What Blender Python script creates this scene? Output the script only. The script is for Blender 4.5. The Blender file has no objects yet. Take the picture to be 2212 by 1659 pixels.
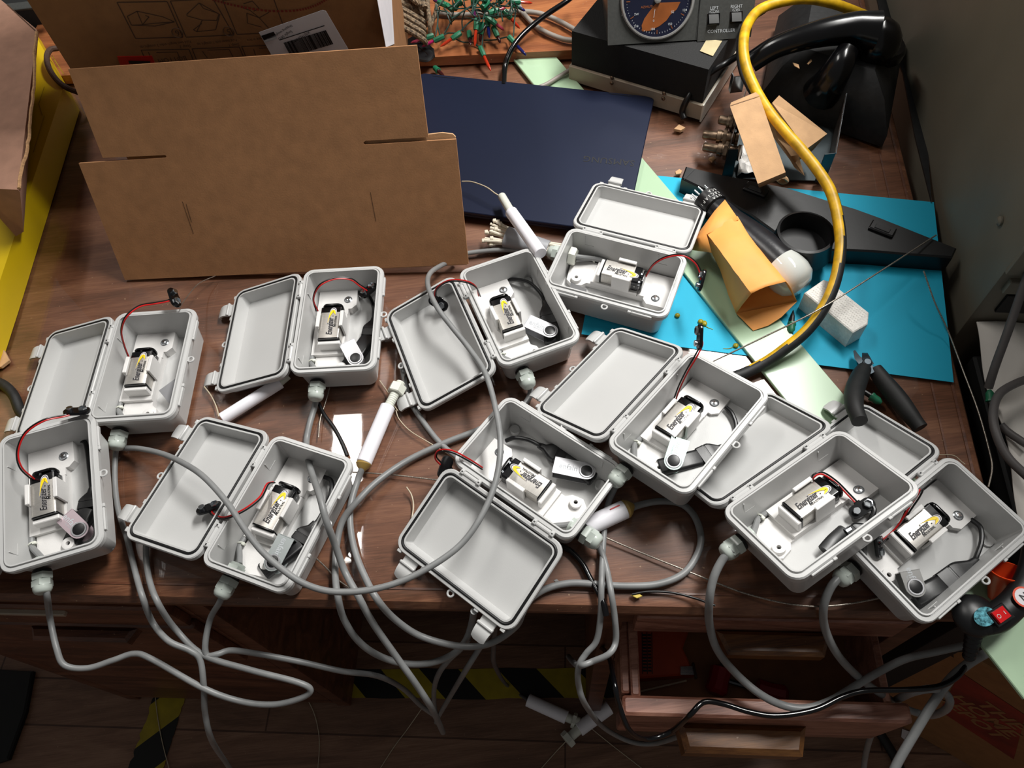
import bpy, bmesh, math, random
from mathutils import Vector, Matrix, Euler
random.seed(7)
SC = bpy.context.scene
COL = SC.collection
PI = math.pi
V = Vector
# ------------------------------------------------------------------ camera (measured from the ten equal boxes)
FPX, CH, PIT, ROL = 1646.02, 0.74881, 1.018355, -0.113578
_cp, _sp, _cr, _sr = math.cos(PIT), math.sin(PIT), math.cos(ROL), math.sin(ROL)
FW = V((0, _cp, -_sp)); _r0 = V((1, 0, 0)); _u0 = V((0, _sp, _cp))
RT = _r0*_cr + _u0*_sr; UP = _u0*_cr - _r0*_sr
CAM = V((0, 0, CH))
def ray(x, y): return FW + RT*((x-1106)/FPX) + UP*((829.5-y)/FPX)
def at(x, y, z=0.0):
    d = ray(x, y); return CAM + d*((z-CH)/d.z)
def onplane(x, y, o, n):
    d = ray(x, y); return CAM + d*(((o-CAM).dot(n))/d.dot(n))
# desk frame: a runs along the front edge, b runs into the desk
DU = V((0.991, -0.133, 0)).normalized(); DV = V((0.133, 0.991, 0)).normalized(); D0 = V((0, 0.2045, 0))
def dk(a, b, z=0.0): return D0 + DU*a + DV*b + V((0, 0, z))
def infront(x, y, gap): return onplane(x, y, D0 - DV*gap, DV)
MDESK = Matrix(((DU.x, DV.x, 0, D0.x), (DU.y, DV.y, 0, D0.y), (0, 0, 1, 0), (0, 0, 0, 1)))

# ------------------------------------------------------------------ materials
def lin(c):
    if isinstance(c, str):
        c = [int(c[i:i+2], 16)/255 for i in (0, 2, 4)]
    return tuple((v/12.92 if v <= .04045 else ((v+.055)/1.055)**2.4) for v in c) + (1,)
def node(nt, t, **kw):
    n = nt.nodes.new(t)
    for k, v in kw.items():
        if k in n.inputs.keys(): n.inputs[k].default_value = v
        else: setattr(n, k, v)
    return n
def mat(name, col, rough=.5, metal=0, var=.06, vscale=30, bump=0, bscale=200, coat=0, trans=0, emit=0, spec=.5, stretch=None, sub=0):
    m = bpy.data.materials.new(name); m.use_nodes = True; nt = m.node_tree
    b = nt.nodes['Principled BSDF']; c = lin(col)
    b.inputs['Roughness'].default_value = rough; b.inputs['Metallic'].default_value = metal
    b.inputs['Coat Weight'].default_value = coat; b.inputs['Specular IOR Level'].default_value = spec
    b.inputs['Coat Roughness'].default_value = .05
    b.inputs['Transmission Weight'].default_value = trans
    if sub: b.inputs['Subsurface Weight'].default_value = sub; b.inputs['Subsurface Radius'].default_value = (.004, .004, .004)
    tc = node(nt, 'ShaderNodeTexCoord'); src = tc.outputs['Object']
    if stretch:
        mp = node(nt, 'ShaderNodeMapping'); mp.inputs['Scale'].default_value = stretch
        nt.links.new(src, mp.inputs[0]); src = mp.outputs[0]
    if var:
        n = node(nt, 'ShaderNodeTexNoise', Scale=vscale, Detail=6.0); nt.links.new(src, n.inputs['Vector'])
        r = node(nt, 'ShaderNodeValToRGB')
        r.color_ramp.elements[0].position = .3; r.color_ramp.elements[1].position = .7
        r.color_ramp.elements[0].color = tuple(x*(1-var*2) for x in c[:3])+(1,)
        r.color_ramp.elements[1].color = tuple(min(1, x*(1+var*2)) for x in c[:3])+(1,)
        nt.links.new(n.outputs[0], r.inputs[0]); nt.links.new(r.outputs[0], b.inputs['Base Color'])
    else: b.inputs['Base Color'].default_value = c
    if bump:
        n2 = node(nt, 'ShaderNodeTexNoise', Scale=bscale, Detail=4.0); nt.links.new(src, n2.inputs['Vector'])
        bp = node(nt, 'ShaderNodeBump', Strength=bump, Distance=.001)
        nt.links.new(n2.outputs[0], bp.inputs['Height']); nt.links.new(bp.outputs[0], b.inputs['Normal'])
    if emit:
        b.inputs['Emission Color'].default_value = c; b.inputs['Emission Strength'].default_value = emit
    return m
def wood(name, dark, mid, light, sc=1.0, rough=.35, coat=0, seams=None, rot=.133, bump=.12):
    m = bpy.data.materials.new(name); m.use_nodes = True; nt = m.node_tree; b = nt.nodes['Principled BSDF']
    tc = node(nt, 'ShaderNodeTexCoord'); mp = node(nt, 'ShaderNodeMapping')
    mp.inputs['Rotation'].default_value = (0, 0, rot); mp.inputs['Scale'].default_value = (1.5*sc, 9*sc, 9*sc)
    nt.links.new(tc.outputs['Object'], mp.inputs[0])
    n1 = node(nt, 'ShaderNodeTexNoise', Scale=2.2, Detail=8.0, Roughness=.6, Distortion=1.6); nt.links.new(mp.outputs[0], n1.inputs['Vector'])
    mp2 = node(nt, 'ShaderNodeMapping'); mp2.inputs['Rotation'].default_value = (0, 0, rot); mp2.inputs['Scale'].default_value = (14*sc, 330*sc, 330*sc)
    nt.links.new(tc.outputs['Object'], mp2.inputs[0])
    n2 = node(nt, 'ShaderNodeTexNoise', Scale=1.6, Detail=5.0, Roughness=.7); nt.links.new(mp2.outputs[0], n2.inputs['Vector'])
    mx = node(nt, 'ShaderNodeMath', operation='MULTIPLY_ADD'); nt.links.new(n2.outputs[0], mx.inputs[0]); mx.inputs[1].default_value = .55
    nt.links.new(n1.outputs[0], mx.inputs[2])
    r = node(nt, 'ShaderNodeValToRGB'); nt.links.new(mx.outputs[0], r.inputs[0]); e = r.color_ramp.elements
    e[0].position = .6; e[0].color = lin(dark); e[1].position = .98; e[1].color = lin(light)
    q = e.new(.78); q.color = lin(mid)
    out = r.outputs[0]
    # worn scratches and pale specks of dust
    n3 = node(nt, 'ShaderNodeTexNoise', Scale=230.0, Detail=2.0); nt.links.new(tc.outputs['Object'], n3.inputs['Vector'])
    r3 = node(nt, 'ShaderNodeValToRGB'); nt.links.new(n3.outputs[0], r3.inputs[0]); r3.color_ramp.elements[0].position = .73; r3.color_ramp.elements[1].position = .78
    mixd = node(nt, 'ShaderNodeMix', data_type='RGBA'); nt.links.new(r3.outputs[0], mixd.inputs[0]); nt.links.new(out, mixd.inputs[6]); mixd.inputs[7].default_value = lin('a98a6c')
    out = mixd.outputs[2]
    if seams:
        mp3 = node(nt, 'ShaderNodeMapping'); mp3.inputs['Rotation'].default_value = (0, 0, rot)
        nt.links.new(tc.outputs['Object'], mp3.inputs[0])
        br = node(nt, 'ShaderNodeTexBrick', Scale=1.0); nt.links.new(mp3.outputs[0], br.inputs['Vector'])
        br.inputs['Brick Width'].default_value = seams[0]; br.inputs['Row Height'].default_value = seams[1]
        br.inputs['Mortar Size'].default_value = .0018; br.inputs['Color1'].default_value = (1, 1, 1, 1); br.inputs['Color2'].default_value = (.72, .72, .72, 1); br.inputs['Mortar'].default_value = (.35, .3, .28, 1)
        mm = node(nt, 'ShaderNodeMix', data_type='RGBA', blend_type='MULTIPLY'); mm.inputs[0].default_value = 1
        nt.links.new(out, mm.inputs[6]); nt.links.new(br.outputs[0], mm.inputs[7]); out = mm.outputs[2]
    nt.links.new(out, b.inputs['Base Color'])
    b.inputs['Roughness'].default_value = rough; b.inputs['Coat Weight'].default_value = coat; b.inputs['Coat Roughness'].default_value = .12
    bp = node(nt, 'ShaderNodeBump', Strength=bump, Distance=.0006); nt.links.new(n2.outputs[0], bp.inputs['Height']); nt.links.new(bp.outputs[0], b.inputs['Normal'])
    return m
def kraft(name, col, rough=.85):
    m = mat(name, col, rough, var=.05, vscale=60, bump=.15, bscale=500)
    nt = m.node_tree; b = nt.nodes['Principled BSDF']; src = b.inputs['Base Color'].links[0].from_socket
    tc = [n for n in nt.nodes if n.type == 'TEX_COORD'][0]
    n = node(nt, 'ShaderNodeTexNoise', Scale=900.0, Detail=1.0); nt.links.new(tc.outputs['Object'], n.inputs['Vector'])
    r = node(nt, 'ShaderNodeValToRGB'); nt.links.new(n.outputs[0], r.inputs[0]); r.color_ramp.elements[0].position = .70; r.color_ramp.elements[1].position = .9
    mx = node(nt, 'ShaderNodeMix', data_type='RGBA'); nt.links.new(r.outputs[0], mx.inputs[0]); nt.links.new(src, mx.inputs[6])
    mx.inputs[7].default_value = tuple(x*.45 for x in lin(col)[:3])+(1,)
    nt.links.new(mx.outputs[2], b.inputs['Base Color'])
    return m
def clear_sheet(name, tint=(1, 1, 1), rough=.03, ior=1.45):
    m = bpy.data.materials.new(name); m.use_nodes = True; nt = m.node_tree; nt.nodes.clear()
    o = node(nt, 'ShaderNodeOutputMaterial'); t = node(nt, 'ShaderNodeBsdfTransparent'); t.inputs[0].default_value = (*tint, 1)
    g = node(nt, 'ShaderNodeBsdfGlossy', Roughness=rough); fr = node(nt, 'ShaderNodeFresnel'); ge = node(nt, 'ShaderNodeNewGeometry'); ma = node(nt, 'ShaderNodeMath', operation='MULTIPLY_ADD')
    nt.links.new(ge.outputs['Backfacing'], ma.inputs[0]); ma.inputs[1].default_value = 1/ior-ior; ma.inputs[2].default_value = ior; nt.links.new(ma.outputs[0], fr.inputs[0])
    tc = node(nt, 'ShaderNodeTexCoord'); n = node(nt, 'ShaderNodeTexNoise', Scale=14.0, Detail=3.0); nt.links.new(tc.outputs['Object'], n.inputs['Vector'])
    bp = node(nt, 'ShaderNodeBump', Strength=.05, Distance=.002); nt.links.new(n.outputs[0], bp.inputs['Height']); nt.links.new(bp.outputs[0], g.inputs['Normal'])
    x = node(nt, 'ShaderNodeMixShader'); nt.links.new(fr.outputs[0], x.inputs[0]); nt.links.new(t.outputs[0], x.inputs[1]); nt.links.new(g.outputs[0], x.inputs[2]); nt.links.new(x.outputs[0], o.inputs[0])
    return m
def stripes(name, c1, c2, per, angle):
    m = mat(name, c1, .55, var=.08, vscale=40); nt = m.node_tree; b = nt.nodes['Principled BSDF']; src = b.inputs['Base Color'].links[0].from_socket
    tc = [n for n in nt.nodes if n.type == 'TEX_COORD'][0]
    s = node(nt, 'ShaderNodeSeparateXYZ'); nt.links.new(tc.outputs['Object'], s.inputs[0])
    a = node(nt, 'ShaderNodeMath', operation='MULTIPLY_ADD'); nt.links.new(s.outputs[1], a.inputs[0]); a.inputs[1].default_value = angle; nt.links.new(s.outputs[0], a.inputs[2])
    d = node(nt, 'ShaderNodeMath', operation='DIVIDE'); nt.links.new(a.outputs[0], d.inputs[0]); d.inputs[1].default_value = per
    f = node(nt, 'ShaderNodeMath', operation='FRACT'); nt.links.new(d.outputs[0], f.inputs[0])
    g = node(nt, 'ShaderNodeMath', operation='GREATER_THAN'); nt.links.new(f.outputs[0], g.inputs[0]); g.inputs[1].default_value = .5
    x = node(nt, 'ShaderNodeMix', data_type='RGBA'); nt.links.new(g.outputs[0], x.inputs[0]); nt.links.new(src, x.inputs[6]); x.inputs[7].default_value = lin(c2)
    nt.links.new(x.outputs[2], b.inputs['Base Color']); return m

M = {}
M['abs'] = mat('light_grey_abs', 'bfbfbe', .34, var=.015, vscale=12, bump=.05, bscale=900)
M['print'] = mat('white_printed_plastic', 'dddbd9', .5, var=.015, vscale=60, bump=.08, bscale=700)
M['gland'] = mat('pale_grey_green_nylon', 'b7bfb8', .25, var=.03)
M['gasket'] = mat('black_rubber', '0c0c0e', .5, var=.1)
M['black'] = mat('black_plastic', '0d0d0f', .38, var=.1, bump=.05)
M['blackg'] = mat('glossy_black', '08080a', .2, var=.05)
M['blackr'] = mat('worn_black_rubber', '131314', .6, var=.25, vscale=120, bump=.2)
M['bag'] = M['black']
M['steel'] = mat('zinc_steel', 'c0c4c8', .22, 1, var=.05)
M['foil'] = mat('battery_silver', 'c4c0ba', .34, .75, var=.04, vscale=200, stretch=(1, 8, 1))
M['drive'] = mat('anodised_aluminium', 'b9b9bc', .38, .8, var=.03)
M['cable'] = mat('grey_pvc_cable', '7f8080', .42, var=.06, vscale=50, bump=.12, bscale=60)
M['cabled'] = mat('dark_grey_cable', '5a5655', .5, var=.06)
M['wirer'] = mat('red_wire', 'c01616', .35, var=.03)
M['wireb'] = mat('black_wire', '0b0b0c', .35, var=.03)
M['wiresteel'] = mat('steel_wire_rope', '9b9389', .38, .8, var=.3, vscale=900)
M['wirefilm'] = mat('pale_monofilament', 'b9ab93', .3, var=.05)
M['pvc'] = mat('white_pvc', 'efedf3', .4, var=.01, sub=.1)
M['nylon'] = mat('milky_nylon', 'd9dbd0', .35, var=.02, sub=.2)
M['glue'] = mat('amber_hot_glue', 'b59550', .3, var=.12, trans=.2)
M['yel'] = mat('battery_yellow', 'f6d40c', .45, var=0)
M['ink'] = mat('black_ink', '08080a', .5, var=0)
M['whiteink'] = mat('white_ink', 'd8d8d6', .5, var=0)
M['greyink'] = mat('grey_print', 'b8bcc0', .5, var=0)
M['desk'] = wood('walnut_desktop', '51321f', '6d4530', '875c42', rough=.4)
M['deskd'] = wood('dark_walnut', '432618', '5f3826', '7a4f39', rough=.42)
M['drawer'] = wood('drawer_walnut', '6a4032', '966452', 'b98570', rough=.4)
M['shelf'] = wood('orange_oak', '76442a', '8e5533', 'a5683f', rough=.35)
M['floorw'] = wood('worn_floorboards', '6b4c3a', '84604b', '9a765f', sc=.8, rough=.5, seams=(1.1, .083), bump=.4)
M['glass'] = clear_sheet('clear_sheet')
M['card'] = kraft('brown_corrugated_card', 'aa7a52')
M['cardd'] = kraft('darker_brown_card', '8c6038')
M['cardp'] = kraft('pinkish_brown_card', 'a87f6a')
M['cardl'] = kraft('tan_carton_card', 'c19a72')
M['cardedge'] = mat('card_cut_edge', 'b98f66', .9, var=.12, vscale=300, stretch=(1, 1, 1))
M['cardink'] = mat('brown_print', '49301d', .8, var=0)
M['redtag'] = mat('red_sticker', 'b01210', .45, var=.03)
M['paper'] = mat('white_paper', 'dcd8dc', .6, var=.02)
M['cyan'] = mat('cyan_card', '08a6c8', .7, var=.015, vscale=8, bump=.08, bscale=600)
M['green'] = mat('pale_green_fibreglass', 'a9c4a4', .28, var=.03, vscale=6, sub=.15, coat=.3)
M['navy'] = mat('navy_metal', '111a33', .42, .35, var=.04, vscale=5)
M['navyd'] = mat('dark_navy_ink', '0a0f20', .4, var=0)  # darker navy print colour
M['orange'] = mat('manila_orange_paper', 'f0a351', .62, var=.04, vscale=25, bump=.3, bscale=40)
M['yellowbag'] = mat('glossy_yellow_paper', 'd8b80c', .38, var=.05, vscale=6)
M['twine'] = mat('brown_cord', '4f382c', .7, var=.15, vscale=300)
M['sponge'] = mat('white_foam', 'e9e6e0', .85, var=.04, vscale=300, bump=.8, bscale=330)
M['grip'] = mat('black_foam_grip', '121212', .62, var=.2, vscale=90)
M['toolsteel'] = mat('dark_tool_steel', '59636a', .3, .9, var=.1)
M['cabinet'] = mat('grey_painted_steel', '706b5e', .5, var=.04, vscale=10, bump=.08, bscale=300)
M['cabinetd'] = mat('black_casing_and_gap_shade', '0b0b0b', .7, var=.05)  # black for the painted gap shade, also the side table and device
M['cloth'] = mat('white_sheet_cloth', 'd9d4cd', .8, var=.03, vscale=10, bump=.1)
M['ctrl'] = mat('dark_grey_case', '3c3d3b', .45, var=.06, vscale=300, bump=.1)
M['ctrlside'] = mat('brown_grey_case_side', '4b423d', .5, var=.05)
M['dial'] = mat('dark_blue_dial', '191c2e', .15, var=.1, vscale=15)
M['dialor'] = mat('orange_map_print', '8a4d24', .3, var=.12, vscale=30)
M['bezel'] = mat('clear_bezel_ring', '9b9a98', .18, .3, var=.03)
M['beige'] = mat('beige_metal_chassis', 'a39786', .45, .1, var=.06, vscale=20)
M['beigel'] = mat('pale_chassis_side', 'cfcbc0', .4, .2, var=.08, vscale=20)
M['wrinkle'] = mat('black_wrinkle_paint', '080809', .75, var=.1, bump=.5, bscale=500)
M['bulbg'] = mat('green_socket', '1f6b4c', .4, var=.08)
M['wireg'] = mat('dark_green_wire', '1d3a33', .45, var=.06)
for nm, c in dict(red='c83a1e', mag='c0186e', purp='5c1f55', blue='1c2468', drk='3a1216', pink='a83c50').items():
    M['b_'+nm] = mat('bulb_'+nm, c, .12, var=.05, trans=.35)
M['rope'] = mat('braided_tan_rope', '6f5e4a', .85, var=.45, vscale=260, bump=.8, bscale=300)
M['greycab'] = mat('pale_grey_cable', '8f877f', .5, var=.05)
M['cabyel'] = mat('yellow_jacket', 'cda012', .45, var=.2, vscale=60)
M['brass'] = mat('tarnished_brass', '7d6a58', .35, .9, var=.25, vscale=150)
M['bluesteel'] = mat('bluish_sheet_metal', '51595c', .35, .8, var=.08)
M['darksteel'] = mat('dim_sheet_metal', '5b524d', .38, .8, var=.12)
M['tissue'] = mat('white_tissue', 'd9d6d2', .9, var=.05, bump=.6, bscale=80)
M['crtglass'] = mat('white_phosphor_glass', 'c9ccc7', .08, var=.02, coat=.6)
M['crtwrap'] = mat('black_tube_wrap', '1a1a1e', .3, var=.15, vscale=40, bump=.3, bscale=60)
M['ties'] = mat('cream_nylon_ties', 'd9d0bd', .45, var=.06, vscale=200)
M['ducttape'] = mat('silver_duct_tape', '97989c', .4, .1, var=.05)
M['resin'] = mat('amber_resin', 'b9aa2a', .2, var=.05, trans=.4)
M['hazard'] = stripes('hazard_stripes', '9d8a12', '080806', .148, 1.0)
M['hazard2'] = stripes('hazard_stripes_turned', '9d8a12', '080806', .15, 1.0)
M['redsw'] = mat('red_rocker', 'c0181c', .2, var=.03)
M['holo'] = mat('holographic_sticker', '5f9fd8', .12, .5, var=.7, vscale=350)
M['orangep'] = mat('orange_red_plastic', 'd8441c', .3, var=.03)
M['ledge'] = mat('orange_print', 'b3421c', .6, var=.1, vscale=20)
M['redlogo'] = mat('faded_red_print', '7a2312', .75, var=.2, vscale=20)
M['mat'] = mat('black_floor_mat', '0c0c0c', .7, var=.15)
M['pull'] = wood('worn_pull', '3c2110', '6a4220', '8a5c30', rough=.4)
M['ratan'] = mat('pale_plywood', '8a5a36', .6, var=.1)
M['conn'] = M['black']

# ------------------------------------------------------------------ mesh builder
def rrect(hx, hy, r, n=5, cx=0, cy=0):
    pts = []
    for sx, sy, a0 in ((1, 1, 0), (-1, 1, 90), (-1, -1, 180), (1, -1, 270)):
        for i in range(n+1):
            a = math.radians(a0 + 90*i/n)
            pts.append((cx+sx*(hx-r)+r*math.cos(a), cy+sy*(hy-r)+r*math.sin(a)))
    return pts
def smooth(pts, n=6, closed=False):
    pts = [V(p) for p in pts]
    if len(pts) < 3: return pts
    out = []
    L = len(pts)
    for i in range(L if closed else L-1):
        if closed: p0, p1, p2, p3 = pts[i-1], pts[i], pts[(i+1) % L], pts[(i+2) % L]
        else:
            p1, p2 = pts[i], pts[i+1]; p0 = pts[i-1] if i else p1*2-p2; p3 = pts[i+2] if i+2 < L else p2*2-p1
        # centripetal-ish
        for k in range(n):
            t = k/n
            out.append(.5*((2*p1)+(p2-p0)*t+(2*p0-5*p1+4*p2-p3)*t*t+(3*p1-p0-3*p2+p3)*t**3))
    if not closed: out.append(pts[-1])
    return out
class MB:
    def __init__(s): s.bm = bmesh.new(); s.mats = []
    def mi(s, m):
        if m not in s.mats: s.mats.append(m)
        return s.mats.index(m)
    def faces(s, vs, fs, m, T=None):
        i = s.mi(m); bv = [s.bm.verts.new((T @ V(v)) if T else V(v)) for v in vs]
        for f in fs:
            try: s.bm.faces.new([bv[k] for k in f]).material_index = i
            except ValueError: pass
        return s
    def loft(s, rings, m, cap0=True, cap1=True, T=None, closed=True):
        n = len(rings[0]); vs = [p for r in rings for p in r]; fs = []
        for k in range(len(rings)-1):
            for j in range(n if closed else n-1):
                a = k*n+j; b = k*n+(j+1) % n; fs.append((a, b, b+n, a+n))
        if cap0: fs.append(tuple(range(n-1, -1, -1)))
        if cap1: fs.append(tuple(range((len(rings)-1)*n, len(rings)*n)))
        return s.faces(vs, fs, m, T)
    def rloft(s, specs, m, T=None, cap0=True, cap1=True, n=5):
        # specs: (hx, hy, r, z[, cx, cy])
        return s.loft([[(x, y, q[3]) for x, y in rrect(q[0], q[1], q[2], n, *(q[4:6] if len(q) > 4 else (0, 0)))] for q in specs], m, cap0, cap1, T)
    def box(s, c, size, m, T=None, bev=0, rot=None):
        hx, hy, hz = size[0]/2, size[1]/2, size[2]/2
        X = Matrix.Translation(V(c)) @ (rot.to_4x4() if rot else Matrix())
        if T: X = T @ X
        if bev:
            bev = min(bev, hx*.9, hy*.9, hz*.9)
            return s.rloft([(hx-bev, hy-bev, bev*.7, -hz), (hx, hy, bev, -hz+bev), (hx, hy, bev, hz-bev), (hx-bev, hy-bev, bev*.7, hz)], m, X, n=2)
        return s.faces([(a*hx, b*hy, c_*hz) for c_ in (-1, 1) for a, b in ((-1, -1), (1, -1), (1, 1), (-1, 1))],
                       [(3, 2, 1, 0), (4, 5, 6, 7), (0, 1, 5, 4), (1, 2, 6, 5), (2, 3, 7, 6), (3, 0, 4, 7)], m, X)
    def prism(s, poly, z0, z1, m, T=None, bev=0):
        if bev:
            c = V((sum(p[0] for p in poly)/len(poly), sum(p[1] for p in poly)/len(poly)))
            def ins(d):
                o = []; n = len(poly)
                for i in range(n):
                    p0, p1, p2 = V(poly[i-1][:2]), V(poly[i][:2]), V(poly[(i+1) % n][:2])
                    a = (p1-p0).normalized(); b = (p2-p1).normalized()
                    na = V((-a.y, a.x)); nb = V((-b.y, b.x)); h = (na+nb)
                    h = h/max(.3, h.length_squared)*2 if h.length > 1e-6 else na
                    o.append(p1+h*.5*2*d*.5*1.0 if False else p1 + h*d)
                return o
            area = sum(poly[i-1][0]*poly[i][1]-poly[i][0]*poly[i-1][1] for i in range(len(poly)))
            sgn = 1 if area > 0 else -1
            q = ins(bev*sgn)
            return s.loft([[(p[0], p[1], z0) for p in poly], [(p[0], p[1], z1-bev) for p in poly], [(p[0], p[1], z1) for p in q]], m, True, True, T)
        return s.loft([[(p[0], p[1], z0) for p in poly], [(p[0], p[1], z1) for p in poly]], m, True, True, T)
    def hexa(s, bot, top, m):   # four bottom points, four top points (world)
        return s.loft([list(bot), list(top)], m)
    def tube(s, pts, r, m, seg=8, sm=6, caps=True, flat=1.0, mfun=None, closed=False):
        P = smooth(pts, sm, closed) if sm else [V(p) for p in pts]
        n = len(P); rings = []; up = V((0, 0, 1)); prev = None
        for i, p in enumerate(P):
            if closed: t = (P[(i+1) % n]-P[i-1])
            else: t = (P[min(i+1, n-1)]-P[max(i-1, 0)])
            if t.length < 1e-9: t = V((1, 0, 0))
            t.normalize()
            if prev is None:
                a = up if abs(t.dot(up)) < .95 else V((1, 0, 0)); x = t.cross(a).normalized()
            else:
                x = prev-t*prev.dot(t)
                x = x.normalized() if x.length > 1e-6 else t.cross(up).normalized()
            prev = x; y = t.cross(x)
            rr = r(i/(n-1)) if callable(r) else r
            rings.append([p+x*rr*math.cos(2*PI*k/seg)+y*rr*flat*math.sin(2*PI*k/seg) for k in range(seg)])
        if mfun:
            vs = [p for q in rings for p in q]; bv = [s.bm.verts.new(v) for v in vs]
            for k in range(n-1):
                for j in range(seg):
                    a = k*seg+j; b = k*seg+(j+1) % seg
                    f = s.bm.faces.new([bv[a], bv[b], bv[b+seg], bv[a+seg]]); f.material_index = s.mi(mfun(k/(n-1), ((vs[a]+vs[b])/2-P[k]).normalized()))
            return s
        if closed: rings.append(rings[0])
        return s.loft(rings, m, caps and not closed, caps and not closed)
    def lathe(s, prof, m, T=None, seg=20, cap0=True, cap1=True):
        return s.loft([[(r*math.cos(2*PI*k/seg), r*math.sin(2*PI*k/seg), z) for k in range(seg)] for r, z in prof], m, cap0, cap1, T)
    def cyl(s, p, q, r, m, seg=16, r2=None):
        p, q = V(p), V(q); T = frame(p, q-p)
        return s.lathe([(r, 0), (r if r2 is None else r2, (q-p).length)], m, T, seg)
    def ball(s, c, r, m, T=None, seg=14, sc=(1, 1, 1)):
        X = Matrix.Translation(V(c)) @ Matrix.Diagonal((*sc, 1))
        if T: X = T @ X
        n = 8
        return s.lathe([(max(1e-5, r*math.sin(PI*i/n)), -r*math.cos(PI*i/n)) for i in range(n+1)], m, X, seg, False, False)
    def torus(s, R, r, m, T=None, seg=24, ss=8, sx=1, sy=1):
        rings = []
        for i in range(seg+1):
            a = 2*PI*i/seg; c = V((R*math.cos(a)*sx, R*math.sin(a)*sy, 0)); d = V((math.cos(a), math.sin(a), 0))
            rings.append([c+d*r*math.cos(2*PI*k/ss)+V((0, 0, r*math.sin(2*PI*k/ss))) for k in range(ss)])
        return s.loft(rings, m, False, False, T)
    def poly(s, pts, m, T=None): return s.faces(pts, [tuple(range(len(pts)))], m, T)
    def slab(s, pts, n, th, m):   # polygon in space thickened along -n
        n = V(n).normalized(); return s.loft([[V(p)-n*th for p in pts], [V(p) for p in pts]], m)
    def line(s, pts, n, w, m, lift=.0004, sides=False):   # a printed line lying on a plane with normal n
        n = V(n).normalized()
        for a, b in zip(pts[:-1], pts[1:]):
            a, b = V(a), V(b); d = b-a
            if d.length < 1e-6: continue
            x = n.cross(d.normalized())*w/2; L = n*lift
            s.faces([a-x+L, b-x+L, b+x+L, a+x+L], [(0, 1, 2, 3)], m)
        return s
    def text(s, string, size, m, T, bold=0.0, shear=0.0, sx=1.0, extrude=.0):
        me = text_mesh(string, bold, shear, extrude)
        X = T @ Matrix.Diagonal((size*sx, size, size, 1))
        i = s.mi(m); bv = [s.bm.verts.new(X @ v.co) for v in me.vertices]
        for p in me.polygons:
            try: s.bm.faces.new([bv[k] for k in p.vertices]).material_index = i
            except ValueError: pass
        return s
    def build(s, name, parent=None, M_=None, recalc=True, ang=35):
        if recalc: bmesh.ops.recalc_face_normals(s.bm, faces=s.bm.faces)
        me = bpy.data.meshes.new(name); s.bm.to_mesh(me); s.bm.free()
        for m in s.mats: me.materials.append(m)
        for p in me.polygons: p.use_smooth = True
        me.set_sharp_from_angle(angle=math.radians(ang))
        o = bpy.data.objects.new(name, me); COL.objects.link(o)
        if parent: o.parent = parent
        if M_: o.matrix_local = M_
        return o
_tx = {}
def text_mesh(string, bold, shear, extrude):
    k = (string, bold, shear, extrude)
    if k in _tx: return _tx[k]
    cu = bpy.data.curves.new('t', 'FONT'); cu.body = string; cu.align_x = 'CENTER'; cu.align_y = 'CENTER'; cu.offset = bold; cu.shear = shear; cu.resolution_u = 2; cu.extrude = extrude
    o = bpy.data.objects.new('t', cu); COL.objects.link(o)
    bpy.context.view_layer.update()
    me = bpy.data.meshes.new_from_object(o.evaluated_get(bpy.context.evaluated_depsgraph_get()))
    bpy.data.objects.remove(o); _tx[k] = me; return me
def frame(o, z, x=None):   # matrix with local z along z
    z = V(z).normalized()
    if x is None: x = V((1, 0, 0)) if abs(z.x) < .9 else V((0, 1, 0))
    x = (V(x)-z*V(x).dot(z)).normalized(); y = z.cross(x)
    T = Matrix.Identity(4)
    for i in range(3): T[i][0], T[i][1], T[i][2], T[i][3] = x[i], y[i], z[i], o[i]
    return T
def thing(name, label, cat, loc=(0, 0, 0), group=None, mw=None):
    o = bpy.data.objects.new(name, None); COL.objects.link(o); o.empty_display_size = .02
    if mw is not None: o.matrix_world = mw
    else: o.location = loc
    return tag(o, label, cat, group)
def tag(o, label, cat, group=None, kind=None):
    o['label'] = label; o['category'] = cat
    if group: o['group'] = group
    if kind: o['kind'] = kind
    return o
def struct(o): o['kind'] = 'structure'; return o
def recenter(o):   # put a world-space mesh's origin at its own base centre
    me = o.data; n = len(me.vertices)
    xs = [v.co for v in me.vertices]
    c = V(((min(v.x for v in xs)+max(v.x for v in xs))/2, (min(v.y for v in xs)+max(v.y for v in xs))/2, min(v.z for v in xs)))
    me.transform(Matrix.Translation(-c)); o.location = c; return o
def solo(mb, name, label, cat, group=None):
    o = recenter(mb.build(name)); return tag(o, label, cat, group)
def part(mb, name, root, ang=35):   # world-space mesh put under a thing whose empty carries only a location
    o = mb.build(name, ang=ang); mw = root.matrix_world.copy() if root.parent else (Matrix.Translation(root.location) @ root.rotation_euler.to_matrix().to_4x4() if root.rotation_mode else root.matrix_world)
    o.data.transform(mw.inverted()); o.parent = root; return o
def sub(mb, name, par, root):
    o = mb.build(name); o.data.transform(Matrix.Translation(root.location).inverted()); o.parent = par; return o
def copy_tree(o, parent=None):
    c = o.copy(); COL.objects.link(c); c.parent = parent
    for ch in [x for x in KIDS.get(o.name, [])]: copy_tree(ch, c)
    return c
KIDS = {}
def kid(p, c): KIDS.setdefault(p.name, []).append(c); return c

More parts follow.
